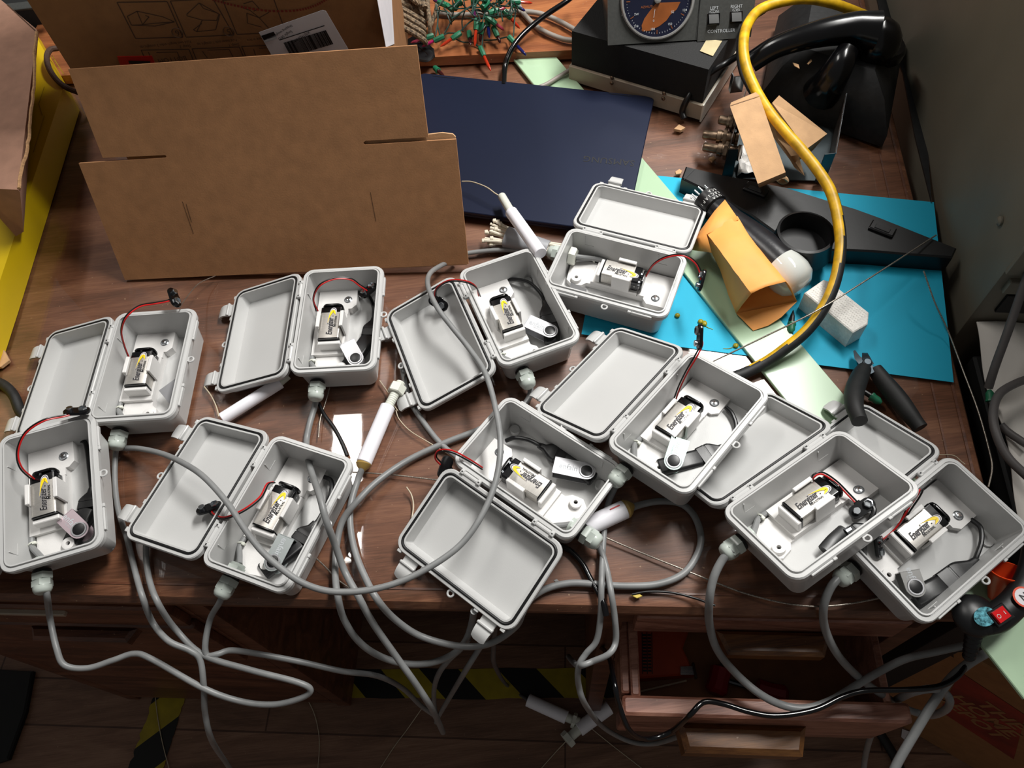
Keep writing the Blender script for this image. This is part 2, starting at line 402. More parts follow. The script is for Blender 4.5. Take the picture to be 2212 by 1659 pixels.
# ------------------------------------------------------------------ setting: floor
FZ = -.75
m = MB(); m.faces([(-3, -2.2, FZ), (3, -2.2, FZ), (3, 3.5, FZ), (-3, 3.5, FZ)], [(0, 1, 2, 3)], M['floorw']); fl = m.build('floor'); struct(fl)
def tape(p, q, w, mt, label):
    p, q = V(p), V(q); d = (q-p); T = frame(p, (0, 0, 1), d)
    T = Matrix.Translation(p) @ Matrix(((d.normalized().x, -d.normalized().y, 0, 0), (d.normalized().y, d.normalized().x, 0, 0), (0, 0, 1, 0), (0, 0, 0, 1)))
    m = MB(); L = d.length; n = 24
    top = [(L*i/n, w/2+random.uniform(-.0015, .0015)) for i in range(n+1)]; bot = [(L*i/n, -w/2+random.uniform(-.003, .003)) for i in range(n, -1, -1)]
    m.prism(bot[::-1][::1]+top[::-1], .0002, .0008, mt)
    o = m.build('hazard_tape'); o.matrix_world = T
    return tag(o, label, 'tape', 'yellow and black tape on the floor')
tape(at(352, 1476, FZ), at(1420, 1476, FZ), .052, M['hazard'], 'yellow and black hazard tape running along the floor under the desk front')
tape(at(372, 1488, FZ+.001), at(296, 1720, FZ+.001), .062, M['hazard2'], 'shorter hazard tape strip turning towards the viewer at left')
m = MB(); m.prism([tuple(at(*p, FZ)[:2]) for p in ((-160, 1440), (78, 1452), (62, 1540), (25, 1642), (-160, 1700))], FZ+.001, FZ+.012, M['mat'], bev=.003)
solo(m, 'floor_mat', 'black ribbed mat on the floor at the lower left corner', 'mat')

# ------------------------------------------------------------------ desk
desk = thing('desk', 'dark walnut office desk with worn top, pedestals and one open drawer', 'desk', (0, .2045, FZ))
TH = .032
A0 = -1.35; B1 = 1.12
FR = .456
rt = lambda b: FR+.055*b
m = MB()
pl = [dk(A0, .012), dk(FR-.012, .012), dk(FR, .024), dk(rt(B1), B1), dk(A0, B1)]
prof = [(0.010, -TH), (0.0, -TH+.008), (-.001, -.014), (.004, -.006), (.012, -.0035)]
rings = []
for ins, z in prof:
    rings.append([dk(A0, ins, z), dk(FR-.012-ins*.4, ins, z), dk(FR-ins, ins+.012, z), dk(rt(B1)-ins, B1, z), dk(A0, B1, z)])
m.loft(rings, M['desk']); part(m, 'desktop', desk, 30)
m = MB()   # raised moulding lines along the right edge
for off, w in ((.012, .003), (.034, .0022)):
    m.line([dk(FR-off, .03, -.0034), dk(rt(B1)-off, B1, -.0034)], (0, 0, 1), w, M['deskd'], .0008)
m.line([dk(A0, .016, -.0034), dk(FR-.03, .016, -.0034)], (0, 0, 1), .002, M['deskd'], .0008)
part(m, 'edge_groove', desk)
def dbox(m, a0, a1, b0, b1, z0, z1, mt, bev=.002):
    m.box(((a0+a1)/2, (b0+b1)/2, (z0+z1)/2), (a1-a0, b1-b0, z1-z0), mt, MDESK, bev)
m = MB(); dbox(m, -.37, .065, .012, .03, -.062, -TH, M['deskd']); part(m, 'apron', desk)
m = MB(); dbox(m, .065, .40, .012, .03, -.10, -TH, M['deskd']); dbox(m, .065, .09, .012, 1.05, FZ, -TH, M['deskd']); dbox(m, .385, .41, .012, 1.05, FZ, -TH, M['deskd']); dbox(m, .09, .385, .5, .52, FZ, -TH, M['deskd']); dbox(m, .09, .385, .012, .5, -.30, -.285, M['deskd'])
part(m, 'right_pedestal', desk)
m = MB(); dbox(m, -.80, -.775, .012, 1.05, FZ, -TH, M['deskd']); dbox(m, -.395, -.37, .012, 1.05, FZ, -TH, M['deskd']); dbox(m, -.775, -.395, .012, .04, FZ+.03, -TH-.002, M['deskd'])
part(m, 'left_pedestal', desk)
m = MB(); dbox(m, -.37, .065, .75, .77, FZ, -TH, M['deskd']); part(m, 'modesty_panel', desk)
# shallow top drawer of the right pedestal, shut, with its wooden pull
m = MB(); dbox(m, .10, .372, .002, .014, -.098, -.042, M['drawer']); tdr = part(m, 'drawer', desk)
m = MB(); m.prism([(.185, 0), (.195, -.024), (.292, -.024), (.302, 0)], -.096, -.076, M['pull'], MDESK, bev=.004); sub(m, 'drawer_pull', tdr, desk)
# open drawer
DZ = -.125; DF = -.078
m = MB()
dbox(m, .088, .385, DF, DF+.020, DZ-.125, DZ, M['drawer'], .003)
dbox(m, .098, .108, DF+.02, .42, DZ-.10, DZ-.006, M['drawer'], .002)
dbox(m, .362, .370, DF+.02, .42, DZ-.10, DZ-.006, M['drawer'], .002)
dbox(m, .098, .370, .41, .42, DZ-.10, DZ-.006, M['drawer'], .002)
dbox(m, .098, .370, DF+.02, .42, DZ-.10, DZ-.094, M['ratan'], .001)
odr = part(m, 'open_drawer', desk)
m = MB(); m.prism([(.150, DF), (.156, DF-.030), (.28, -.030+DF), (.288, DF)], DZ-.075, DZ-.038, M['pull'], MDESK, bev=.006); sub(m, 'drawer_pull', odr, desk)
m = MB(); dbox(m, .088, .098, DF+.024, DF+.2, DZ-.11, DZ-.012, M['drawer']); dbox(m, .10, .385, DF+.002, DF+.016, DZ-.145, DZ-.128, M['deskd']); part(m, 'drawer_rail', desk)
# left pedestal drawers
for k, (z1, z0) in enumerate(((-.045, -.115), (-.122, -.30))):
    m = MB(); dbox(m, -.772, -.40, .0, .012, z0, z1, M['deskd'], .003); dr = part(m, 'drawer', desk)
    if k == 0: m = MB(); dbox(m, -.66, -.515, -.005, .002, -.062, -.055, M['beige'], .001); sub(m, 'label_holder', dr, desk)
    if k == 1: m = MB(); zc = z1-.004; m.prism([(-.60, 0), (-.592, -.016), (-.478, -.016), (-.47, 0)], zc-.016, zc, M['deskd'], MDESK, bev=.004); sub(m, 'drawer_pull', dr, desk)
# clear protective sheet lying on the desktop
m = MB(); g = [(A0+.01, .022), (FR-.05, .022), (rt(B1)-.05, B1-.02), (A0+.01, B1-.02)]
m.prism([tuple(dk(a, b)[:2]) for a, b in g], -.0026, 0, M['glass'])
o = solo(m, 'glass_sheet', 'clear scratched glass sheet covering the walnut desktop', 'desk glass')
# things in the open drawer
def DD(a, b, z): return MDESK @ V((a, b, z))
DB = DZ-.093
pz0 = DB+.024
m = MB(); m.prism([tuple(at(x, y, pz0)[:2]) for x, y in ((1372, 1466), (1372, 1330), (1500, 1330), (1475, 1400), (1502, 1456))], DB+.002, pz0, M['ledge'], bev=.002)
for i in range(12):
    for x0, x1 in ((1388, 1396), (1399, 1406)): m.line([at(x0+.1*i, 1372+i*7, pz0+.0003), at(x1+.1*i, 1372+i*7, pz0+.0003)], (0, 0, 1), .0022, M['ink'])
for x in (1387, 1397.5, 1408): m.line([at(x, 1366, pz0+.0003), at(x+1, 1456, pz0+.0003)], (0, 0, 1), .0008, M['ink'])
solo(m, 'drill_bit_packet', 'orange packet with a black printed table in the open drawer', 'packet')
m = MB(); m.cyl(at(1373, 1496, DB+.004), at(1483, 1470, DB+.012), .0012, M['wirefilm'], 8); solo(m, 'steel_rod', 'thin pale rod lying across the bottom of the open drawer', 'rod')
for (a, b, c_, lb) in (((1545, 1500), (1560, 1440), (1566, 1380), 'dark red tool handle at the back of the open drawer'), ((1700, 1506), (1630, 1488), (1570, 1470), 'long red tool handle lying along the front of the open drawer')):
    A_, B_, C_ = at(*a, DB+.014), at(*b, DB+.014), at(*c_, DB+.014)
    t = thing('screwdriver', lb, 'screwdriver', (A_.x, A_.y, DB), 'screwdrivers in the drawer')
    m = MB(); dd_ = B_-A_; m.lathe([(.009, 0), (.013, .004), (.012, dd_.length*.5), (.013, dd_.length*.9), (.007, dd_.length)], mat('dark_red_handle'+str(a[0]), '8c1420', .4, var=.05), frame(A_, dd_), 10); part(m, 'handle', t)
    m = MB(); m.cyl(B_, C_, .003, M['toolsteel'], 8); part(m, 'shaft', t)
m = MB()
for i in range(7): m.cyl(at(1470, 1441+i*2.6, DB+.026), at(1500, 1440+i*2.8, DB+.026), .0009, M['steel'], 6)
m.box(at(1500, 1449, DB+.026), (.003, .018, .006), M['darksteel'], None, .001); solo(m, 'wire_brush', 'small brush of steel wires beside the orange packet in the drawer', 'brush')

# ------------------------------------------------------------------ filing cabinet and cloth on the right
K0 = V((.542, .483, 0))
cab = thing('filing_cabinet', 'tall grey steel filing cabinet standing against the right edge of the desk', 'cabinet', (K0.x, K0.y, FZ))
CDV = (dk(rt(1), 1)-dk(FR, 0)).normalized(); CDU = V((CDV.y, -CDV.x, 0))
TC = Matrix(((CDU.x, CDV.x, 0, K0.x), (CDU.y, CDV.y, 0, K0.y), (0, 0, 1, 0), (0, 0, 0, 1)))
m = MB(); m.box((.23, .36, (.75+FZ)/2), (.46, .72, .75-FZ), M['cabinet'], TC, .003); part(m, 'body', cab)
m = MB(); m.box((.018, -.002, .33), (.036, .006, .5), M['cabinet'], TC, .001); m.box((.23, -.003, .06), (.44, .008, .02), M['cabinet'], TC, .001); part(m, 'frame_rail', cab)
m = MB(); m.box((.24, -.0015, .028), (.44, .004, .03), M['cabinetd'], TC); part(m, 'painted_gap_shade', cab)  # black strip that paints in the shade of the cabinet's lower gap
for y, z in ((.055, .10), (.0, .05)):
    m = MB(); m.lathe([(.0055, 0), (.0055, .002), (.003, .004)], M['cabinet'], frame(TC @ V((-.0005, y, z)) if y else TC @ V((.03, -.0055, z)), -CDU if y else -CDV), 12); part(m, 'screw', cab)
m = MB(); N = 26; pts = []; 
c0 = [TC @ V((.008, -.004, -.004)), TC @ V((.5, -.004, -.004))]
for i in range(N):
    for j in range(N):
        a = .008+.50*i/(N-1); b = -.004-.30*j/(N-1)
        z = -.012+.008*math.sin(a*38+b*26)*(.4+a)+.005*math.sin(a*21-b*44+1)-.02*(j/(N-1))**2
        pts.append(TC @ V((a, b, z)))
m.faces([tuple(p) for p in pts], [(i*N+j, (i+1)*N+j, (i+1)*N+j+1, i*N+j+1) for i in range(N-1) for j in range(N-1)], M['cloth'])
o = m.build('white_cloth'); md = o.modifiers.new('s', 'SOLIDIFY'); md.thickness = .0015
tag(recenter(o), 'wrinkled white cloth covering the surface beside the desk under the cabinet', 'cloth')
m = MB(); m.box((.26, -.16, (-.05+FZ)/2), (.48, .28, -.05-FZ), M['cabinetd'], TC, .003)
solo(m, 'side_table', 'dark side table under the white cloth at the right of the desk', 'table')

# ------------------------------------------------------------------ lights
def area(name, loc, rot, sx, sy, e, col=(1, 1, 1)):
    l = bpy.data.lights.new(name, 'AREA'); l.shape = 'RECTANGLE'; l.size = sx; l.size_y = sy; l.energy = e; l.color = col
    o = bpy.data.objects.new(name, l); COL.objects.link(o); o.location = loc; o.rotation_euler = rot; return o
area('ceiling_tube_light', (.95, 1.22, 2.0), (0, math.radians(12), 0), .34, 1.25, 78, (1, .985, .95))
area('ceiling_tube_light', (-.70, 1.5, 2.0), (0, math.radians(-8), 0), .12, 1.0, 12, (1, .97, .92))
w = bpy.data.worlds.new('room'); SC.world = w; w.use_nodes = True
bg = w.node_tree.nodes['Background']; bg.inputs[0].default_value = (.9, .88, .85, 1); bg.inputs[1].default_value = .115

# ------------------------------------------------------------------ camera
cd = bpy.data.cameras.new('camera'); co = bpy.data.objects.new('camera', cd); COL.objects.link(co)
cd.sensor_width = 36; cd.sensor_fit = 'HORIZONTAL'; cd.lens = 36*FPX/2212; cd.clip_start = .01
Z = -FW
co.matrix_world = Matrix(((RT.x, UP.x, Z.x, 0), (RT.y, UP.y, Z.y, 0), (RT.z, UP.z, Z.z, CH), (0, 0, 0, 1)))
SC.camera = co
SC.view_settings.view_transform = 'Standard'; SC.view_settings.look = 'None'; SC.view_settings.gamma = 1
SC.view_settings.use_curve_mapping = False; SC.view_settings.exposure = 0.16

# ------------------------------------------------------------------ junction boxes
W, L, HB = .0983, .150, .0479
POSE = {'A': (-.4132, .5152, .0012, -.0552, 0, 0, 15.5), 'B': (-.1914, .5488, .0012, -.0727, 0, 0, 19), 'C': (.0170, .5385, .0012, .2745, 0, 0, 17.5),
 'D': (.1362, .5704, .0016, -2.0463, 0, 0, 9.5), 'E': (-.4743, .3602, .0241, .2024, .0958, .0122, 14), 'F': (-.2453, .3164, .0005, -.4514, 0, 0, 9.5),
 'G': (.0159, .3344, .0005, .8194, 0, 0, 19), 'H': (0.1746, 0.3486, 0.0258, -.8225, -.0208, -.1150, 15.5), 'I': (0.2763, 0.2378, 0.038, -1.1005, .0679, -.3021, 14),
 'J': (0.3767, 0.2162, 0.0025, -1.0548, .0132, .0511, 21)}
def pose(k):
    x, y, z, yaw, tx, ty, th = POSE[k]
    return Matrix.Translation((x, y, z)) @ Matrix.Rotation(yaw, 4, 'Z') @ Matrix.Rotation(tx, 4, 'X') @ Matrix.Rotation(ty, 4, 'Y')
LABEL = {'A': 'open pale grey junction box at the far left, black snap hovering behind it',
 'B': 'open pale grey junction box in front of the brown flat carton, lid left',
 'C': 'open pale grey junction box between carton and laptop, long grey cable crossing its lid',
 'D': 'open grey junction box in front of the laptop, lid folded back away from the viewer',
 'E': 'grey junction box cut by the left edge of the photo, nearest the desk front',
 'F': 'open grey junction box at lower left with cable looping over its lid',
 'G': 'open grey junction box in the centre front, lid hanging over the desk edge',
 'H': 'open grey junction box in the middle, mint coloured USB drive resting on its battery',
 'I': 'open grey junction box tilted on its neighbour, black snap connector inside',
 'J': 'open grey junction box at the front right, lowest of the overlapping pair'}
NEAR = {'A': 'far left junction box', 'B': 'junction box in front of the flat carton', 'C': 'junction box between carton and laptop',
 'D': 'junction box in front of the laptop', 'E': 'junction box at the left edge of the photo', 'F': 'lower left junction box under the looping cable',
 'G': 'centre front junction box with lid over the desk edge', 'H': 'middle junction box holding the mint coloured drive', 'I': 'tilted junction box at right',
 'J': 'front right junction box beside the red switch handle'}
def proto_box():
    root = thing('junction_box', LABEL['A'], 'box', group='open grey junction boxes on the desk')
    hx, hy = W/2, L/2
    m = MB()
    rr = [(hx-.0105, hy-.0105, .008, 0), (hx-.0084, hy-.0084, .010, .003), (hx-.0045, hy-.0045, .011, HB-.0095), (hx-.0005, hy-.0005, .0125, HB-.0080), (hx, hy, .013, HB-.002), (hx-.001, hy-.001, .012, HB-.0002),
          (hx-.0042, hy-.0042, .0095, HB), (hx-.0043, hy-.0043, .0095, HB-.0014), (hx-.0054, hy-.0054, .0085, HB-.0014), (hx-.0055, hy-.0055, .0085, HB+.0012), (hx-.0070, hy-.0070, .0072, HB+.0012),
          (hx-.0072, hy-.0072, .0035, HB-.001), (hx-.0105, hy-.0105, .0022, .0042)]
    m.rloft(rr, M['abs'], n=6)
    for sy in (-1, 1):
        for i in (0, 1): m.cyl((hx-.016, sy*(hy-.019), .002), (hx-.016, sy*(hy-.019), .0105), .0052, M['abs'], 14) if i == 0 else None
        # shallow pockets seen just below the rim
        y0 = sy*.046
        for dx, s in ((-1, 1), (1, -1)):
            X = dx*(hx-.0080)
            m.box((X, y0-.006, HB-.010), (.0010, .0009, .014), M['abs']); m.box((X+s*.0002, y0, HB-.0168), (.0010, .012, .0009), M['abs'])
        # latch recess blocks on the free side
        m.box((hx+.0008, y0, HB-.0048), (.0022, .024, .0050), M['abs'], bev=.0006)
        m.box((hx+.0012, y0-sy*.014, HB-.0035), (.0026, .004, .0035), M['abs'], bev=.0005)
    # round mould mark and eyelet
    m.torus(.0032, .0011, M['abs'], Matrix.Translation((hx+.0030, .003, HB-.004)), 18, 8)
    m.box((hx+.0004, .003, HB-.004), (.002, .006, .0022), M['abs'])
    # hinge knuckles on the box side
    for sy in (-1, 1):
        for dy in (-.0105, .0105): m.box((-hx-.0016, sy*.0455+dy, HB-.0022), (.0058, .0044, .0050), M['abs'], bev=.0008)
        for dy in (-.0105, .0105): m.box((-hx-.0022, sy*.0455+dy, HB+.0004), (.0014, .0018, .0006), M['gasket'])
    kid(root, m.build('body', root, ang=28))
    m = MB(); T = frame((-.024, -hy+.004, .021), (0, -1, 0), (1, 0, 0))
    m.lathe([(.0085, 0), (.0085, .0035)], M['gasket'], T, 20)
    m.lathe([(.0100, .0035), (.0103, .0042), (.0103, .0095), (.0098, .0102)], M['gland'], T, 6)
    m.lathe([(.0092, .0102), (.0096, .0108), (.0096, .0165)], M['gland'], T @ Matrix.Rotation(.3, 4, 'Z'), 6)
    m.lathe([(.0090, .0165), (.0086, .0195), (.0072, .0222), (.0050, .0234), (.0042, .0234)], M['gland'], T, 20)
    T2 = frame((-.024, -hy+.009, .021), (0, 1, 0), (1, 0, 0))
    m.lathe([(.0100, 0), (.0100, .0045)], M['gland'], T2, 6); m.lathe([(.0076, .0045), (.0076, .0075), (.0045, .0075)], M['gland'], T2, 16)
    kid(root, m.build('cable_gland', root))
    # printed bracket holding the battery
    m = MB()
    plate = [(-.0375, .0655), (.0095, .0655), (.0100, .0425), (.0042, .0370), (.0005, .0370), (.0005, -.0350), (.0060, -.0400), (.0085, -.0520), (.0030, -.0600), (-.0265, -.0640), (-.0330, -.0560), (-.0330, -.0290), (-.0375, -.0290)]
    m.prism(plate, .0040, .0118, M['print'])
    m.prism([(-.0375, .0655), (.0095, .0655), (.0100, .0425), (.0042, .0370), (.0005, .0370), (.0005, .0290), (-.0375, .0290)], .0118, .0150, M['print'])
    m.box((-.0185, -.0010, .0140), (.0380, .0580, .0050), M['print'])                 # cradle base
    m.box((-.0140, -.0222, .0230), (.0262, .0046, .0140), M['print'], bev=.0008)       # end stop
    for x, sx in ((-.0285, 1), (.0008, -1)):
        m.box((x, .0070, .0265), (.0026, .0220, .0220), M['print'], bev=.0005)
        m.box((x+sx*.0012, .0070, .0362), (.0036, .0220, .0024), M['print'], bev=.0007)
    br = kid(root, m.build('battery_bracket', root))
    m = MB(); m.lathe([(.0062, .0118), (.0062, .0165), (.0052, .0168), (.0022, .0168), (.0022, .0125)], M['print'], Matrix.Translation((-.0002, -.0485, 0)), 20, False, False)
    m.lathe([(.0022, .0126), (.0001, .0126)], M['gasket'], Matrix.Translation((-.0002, -.0485, 0)), 12, False, True)
    kid(br, m.build('screw_boss', br))
    m = MB(); T = Matrix.Translation((-.0008, .0508, .0150)); m.lathe([(.0050, 0), (.0050, .0004), (.0040, .0010), (.0036, .0020), (.0022, .0026), (.0001, .0027)], M['steel'], T, 20, True, False)
    for a in (.4, .4+PI/2): m.box((0, 0, .0027), (.0044, .0009, .0006), M['darksteel'], T @ Matrix.Rotation(a, 4, 'Z'))
    kid(br, m.build('screw', br))
    m = MB(); m.tube([(-.024, -.058, .019), (-.030, -.050, .016), (-.0365, -.040, .014), (-.0370, -.028, .013)], .0030, M['cable'], 10)
    m.torus(.0036, .0009, M['nylon'], frame((-.0362, -.0375, .0138), (-.3, 1, -.1)), 14, 6); m.box((-.0330, -.0375, .0165), (.0035, .0030, .0030), M['nylon'], bev=.0004)
    kid(br, m.build('cable_tail', br))
    # lid, modelled in hinge coordinates: x=0 at the hinge, extends to -W, cavity upwards
    m = MB(); g = .0042
    cx = -g-hx
    def LR(dx, r, z): return (hx-dx, hy-dx, r, z, cx, 0)
    m.rloft([LR(.0100, .007, -.0178), LR(.0075, .010, -.0165), LR(.0040, .012, -.0070), LR(.0003, .0125, -.0058), LR(0, .013, -.0012), LR(.0008, .0125, 0), LR(.0036, .0105, 0),
             LR(.0037, .0105, -.0018), LR(.0064, .0085, -.0018), LR(.0065, .0085, .0004), LR(.0082, .007, .0004), LR(.0084, .0032, -.001), LR(.0110, .0020, -.0158)], M['abs'], n=6)
    for sy in (-1, 1):
        m.cyl((-.0021, sy*.0455-.0082, -.0014), (-.0021, sy*.0455+.0082, -.0014), .0027, M['abs'], 12)
        m.box((-.0040, sy*.0455, -.0020), (.0040, .0164, .0034), M['abs'])
        m.box((-g-W-.0006, sy*.066, -.0030), (.0030, .0050, .0046), M['abs'], bev=.0005); m.box((-g-W-.0006, sy*.0340, -.0030), (.0030, .0050, .0046), M['abs'], bev=.0005)
    m.torus(.0032, .0011, M['abs'], Matrix.Translation((-g-W-.0032, -.003, -.003)), 18, 8); m.box((-g-W-.0004, -.003, -.003), (.002, .006, .0022), M['abs'])
    lid = kid(root, m.build('lid', root, ang=28))
    m = MB()
    gl = rrect(hx-.0050, hy-.0050, .0095, 6, cx, 0)
    m.tube([(x, y, -.0004) for x, y in gl], .00155, M['gasket'], 8, 0, closed=True)
    kid(lid, m.build('gasket', lid))
    for sy in (-1, 1):
        m = MB(); X = -g-W
        pr = [(-.0010, .0105), (.0000, .0105), (.004, .0095), (.0045, -.0095), (0, -.0105), (-.001, -.0105)]
        # curved clip seen from its inner side: arm, step and thumb plate
        yy = sy*.0500
        m.box((X-.0035, yy, -.0045), (.0070, .0170, .0026), M['abs'], bev=.0006)
        m.box((X-.0075, yy, -.0020), (.0030, .0185, .0052), M['abs'], bev=.0009)
        n = 8; rg = []
        for q in range(n+1):
            t = q/n; x = X-.0085-.0155*t; w = .0088-.0012*t-(.0035 if q == n else 0); z = -.0018+.0022*math.sin(t*PI)-.0025*t
            rg.append([(x, yy-w, z-.0022), (x, yy+w, z-.0022), (x, yy+w, z), (x, yy-w, z)])
        m.loft(rg, M['abs'])
        kid(lid, m.build('latch', lid))
    return root, lid
PB, PLID = proto_box()
BOX = {}
for k in 'ABCDEFGHIJ':
    if k == 'A': o = PB; ld = PLID
    else:
        o = copy_tree(PB); ld = [c for c in o.children if c.name.startswith('lid')][0]
    o['label'] = LABEL[k]; o.matrix_world = pose(k)
    th = math.radians(POSE[k][6])
    ld.matrix_local = Matrix.Translation((-W/2, 0, HB-.001)) @ Matrix.Rotation(-th, 4, 'Y')
    BOX[k] = pose(k)
    if k in 'HIJ':   # these three have a thicker moulded floor
        bd = [c for c in o.children if c.name.startswith('body')][0]; bd.data = bd.data.copy()
        for v in bd.data.vertices:
            if abs(v.co.z-.0042) < 1e-4: v.co.z = {'H': .0112, 'I': .0080, 'J': .0078}[k]

# batteries
def proto_battery():
    root = thing('battery', 'x', 'battery', group='nine volt batteries in the junction boxes')
    m = MB()
    # length along y (-.0243 .. .0243), body silver, ends black
    def sec(y, i=0): return [(x, y, z) for x, z in rrect(.01275-i, .00845-i, .0022, 3)]
    m.loft([sec(-.0236, .0002), sec(.0150, .0002)], M['foil'], True, True)
    m.loft([sec(-.0243, .0004), sec(-.0243), sec(-.0228)], M['blackg']); m.loft([sec(.0140), sec(.0215), sec(.0222, .0006)], M['blackg'])
    kid(root, m.build('case', root))
    m = MB(); zt = .00856
    def P2(pts, mt, z): m.poly([(x, y, z) for x, y in pts], mt)
    # swoosh: reading direction runs along +y, letters' tops point to -x
    def arc(c, a, b, ang, n=26): return [(c[0]+a*math.cos(t)*math.cos(ang)-b*math.sin(t)*math.sin(ang), c[1]+a*math.cos(t)*math.sin(ang)+b*math.sin(t)*math.cos(ang)) for t in [2*PI*i/n for i in range(n)]]
    def horn(tip, tail, end, w, mt, z):   # crescent from thin tail to fat head
        n = 18; up = []; dn = []
        for i in range(n+1):
            t = i/n
            p = V(tail)*(1-t)**2+V(tip)*2*t*(1-t)+V(end)*t*t
            d = (V(tip)-V(tail))*(1-t)+(V(end)-V(tip))*t; d.normalize(); nrm = V((-d.y, d.x))
            h = w*(math.sin(PI*min(1, t*.95+.03))**1.1)*(.25+t)
            up.append(p+nrm*h*.5); dn.append(p-nrm*h*.5)
        for i in range(n): m.poly([(up[i].x, up[i].y, z), (up[i+1].x, up[i+1].y, z), (dn[i+1].x, dn[i+1].y, z), (dn[i].x, dn[i].y, z)], mt)
    horn((.0012, .0310), (-.0036, -.0050), (.0068, .0110), .0058, M['paper'], zt)
    horn((.0012, .0298), (-.0034, -.0040), (.0064, .0112), .0044, M['ink'], zt+.00006)
    horn((.0014, .0288), (-.0032, -.0030), (.0060, .0108), .0036, M['paper'], zt+.00012)
    horn((.0012, .0250), (-.0030, -.0020), (.0056, .0098), .0046, M['yel'], zt+.00018)
    R = Matrix.Translation((.0008, -.0068, zt+.00026)) @ Matrix.Rotation(PI/2, 4, 'Z')
    m.text('Energizer', .0102, M['paper'], R @ Matrix.Translation((0, 0, -.00006)), bold=.035, shear=.25, sx=.62)
    m.text('Energizer', .0102, M['ink'], R, bold=.022, shear=.25, sx=.62)
    m.text('.', .0082, M['ink'], R @ Matrix.Translation((.0148, 0, 0)), bold=.01)
    m.text('INDUSTRIAL', .0034, M['ink'], Matrix.Translation((.0066, .0000, zt+.0002)) @ Matrix.Rotation(PI/2, 4, 'Z'), bold=.02, shear=.2, sx=.85)
    m.text('+', .0045, M['whiteink'], frame((.01285, .0185, 0), (1, 0, 0), (0, 1, 0)), bold=.01)
    kid(root, m.build('label', root, recalc=False))
    # snap cap clipped on the terminals, running down the end face
    m = MB(); m.rloft([(.0118, .0080, .006, 0), (.0122, .0084, .006, .0012), (.0118, .0080, .006, .0028)], M['blackg'], frame((0, .0245, 0), (0, 1, 0), (1, 0, 0)))
    for x in (-.0063, .0063): m.lathe([(.0036, 0), (.0036, .0022), (.0030, .0026)], M['steel'], frame((x, .0222, 0), (0, 1, 0)), 10)
    kid(root, m.build('snap_cap', root))
    return root
PBT = proto_battery()
for k in 'ABCDEFGHIJ':
    o = PBT if k == 'A' else copy_tree(PBT)
    o['label'] = {'A': 'nine volt battery clipped inside the far left junction box', 'B': 'battery in the junction box in front of the flat carton',
      'C': 'battery in the junction box between carton and laptop', 'D': 'battery in the box lying in front of the laptop, plus sign showing on its end',
      'E': 'battery in the junction box cut by the left photo edge', 'F': 'cream shining battery in the lower left junction box', 'G': 'battery with upside down lettering in the centre front junction box',
      'H': 'battery half white with glare, mint drive leaning on it in the middle box', 'I': 'dull silver battery in the tilted junction box at right', 'J': 'glaring white battery in the front right junction box'}[k]
    rz = {'A': .02, 'B': 0, 'C': -.03, 'D': .02, 'E': .01, 'F': -.02, 'G': .03, 'H': 0, 'I': 0, 'J': 0}[k]
    o.matrix_world = BOX[k] @ Matrix.Translation((-.0140, .0048, .0165+.00855)) @ Matrix.Rotation(rz, 4, 'Z')

# ------------------------------------------------------------------ battery snap leads (a pair of wires ending in a two-stud snap)
def pz(p):
    x, y, z = p
    if z < 1: return at(x, y, z)
    g = z-1; g = g*.8 if g <= .135 else .108+(g-.135)*5    # hanging in front of the desk: drop below the top
    p = at(x, y, -g)
    return p if (p-D0).dot(DV) < -.008 else infront(x, y, .008)
def snap_mesh(c, along, normal, root):
    c = V(c); n = V(normal).normalized(); T = frame(c, n, along)
    m = MB(); m.rloft([(.0128, .0062, .0055, -.0015), (.0132, .0066, .0058, 0), (.0128, .0062, .0055, .0018)], M['blackg'], T); m.box((0, .0058, 0), (.006, .004, .003), M['blackg'], T, .0006)
    part(m, 'snap', root)
    for x, sx in ((-.0064, 1), (.0064, 0)):
        m = MB()
        if sx: m.lathe([(.0030, .0018), (.0030, .0044), (.0034, .0046), (.0030, .0054), (.0010, .0054)], M['steel'], T @ Matrix.Translation((x, 0, 0)), 14)
        else: m.lathe([(.0042, .0018), (.0046, .0034), (.0044, .0050), (.0034, .0052), (.0034, .0026), (.0001, .0026)], M['steel'], T @ Matrix.Translation((x, 0, 0)), 6, True, False)
        part(m, 'stud', root)
def lead(label, pts, along, normal, off=.0011):
    P = [pz(p) for p in pts]; c = P[-1]
    root = thing('battery_snap_lead', label, 'battery connector', c, 'red and black battery snap leads')
    q = [P[i+1]-P[i] for i in range(len(P)-1)]; q.append(q[-1])
    side = [(d.cross(V((0, 0, 1)))).normalized() if d.cross(V((0, 0, 1))).length > 1e-5 else V((1, 0, 0)) for d in q]
    m = MB(); m.tube([p+s*off for p, s in zip(P, side)], .00085, M['wirer'], 7); part(m, 'red_wire', root)
    m = MB(); m.tube([p-s*off for p, s in zip(P, side)], .00085, M['wireb'], 7); part(m, 'black_wire', root)
    al = V(along); snap_mesh(c, al, normal, root); return root
lead('battery snap hovering behind the rim of the far left junction box', [(278, 772, .03), (268, 745, .05), (262, 715, .07), (272, 685, .085), (300, 662, .085), (335, 655, .075), (362, 650, .07), (376, 643, .068)], (.25, -.9, -.2), (.9, .2, .5))
lead('battery snap lying inside the box before the flat carton', [(685, 672, .028), (677, 645, .045), (690, 617, .062), (722, 602, .062), (757, 603, .055), (778, 617, .044), (796, 628, .035)], (.7, .7, .2), (-.2, .2, 1))
lead('battery snap dangling into the lid of the box between carton and laptop', [(1036, 640, .03), (1028, 620, .055), (1005, 608, .07), (970, 607, .07), (945, 622, .055), (940, 640, .042), (947, 655, .034)], (.7, -.6, -.1), (-.3, -.5, .8))
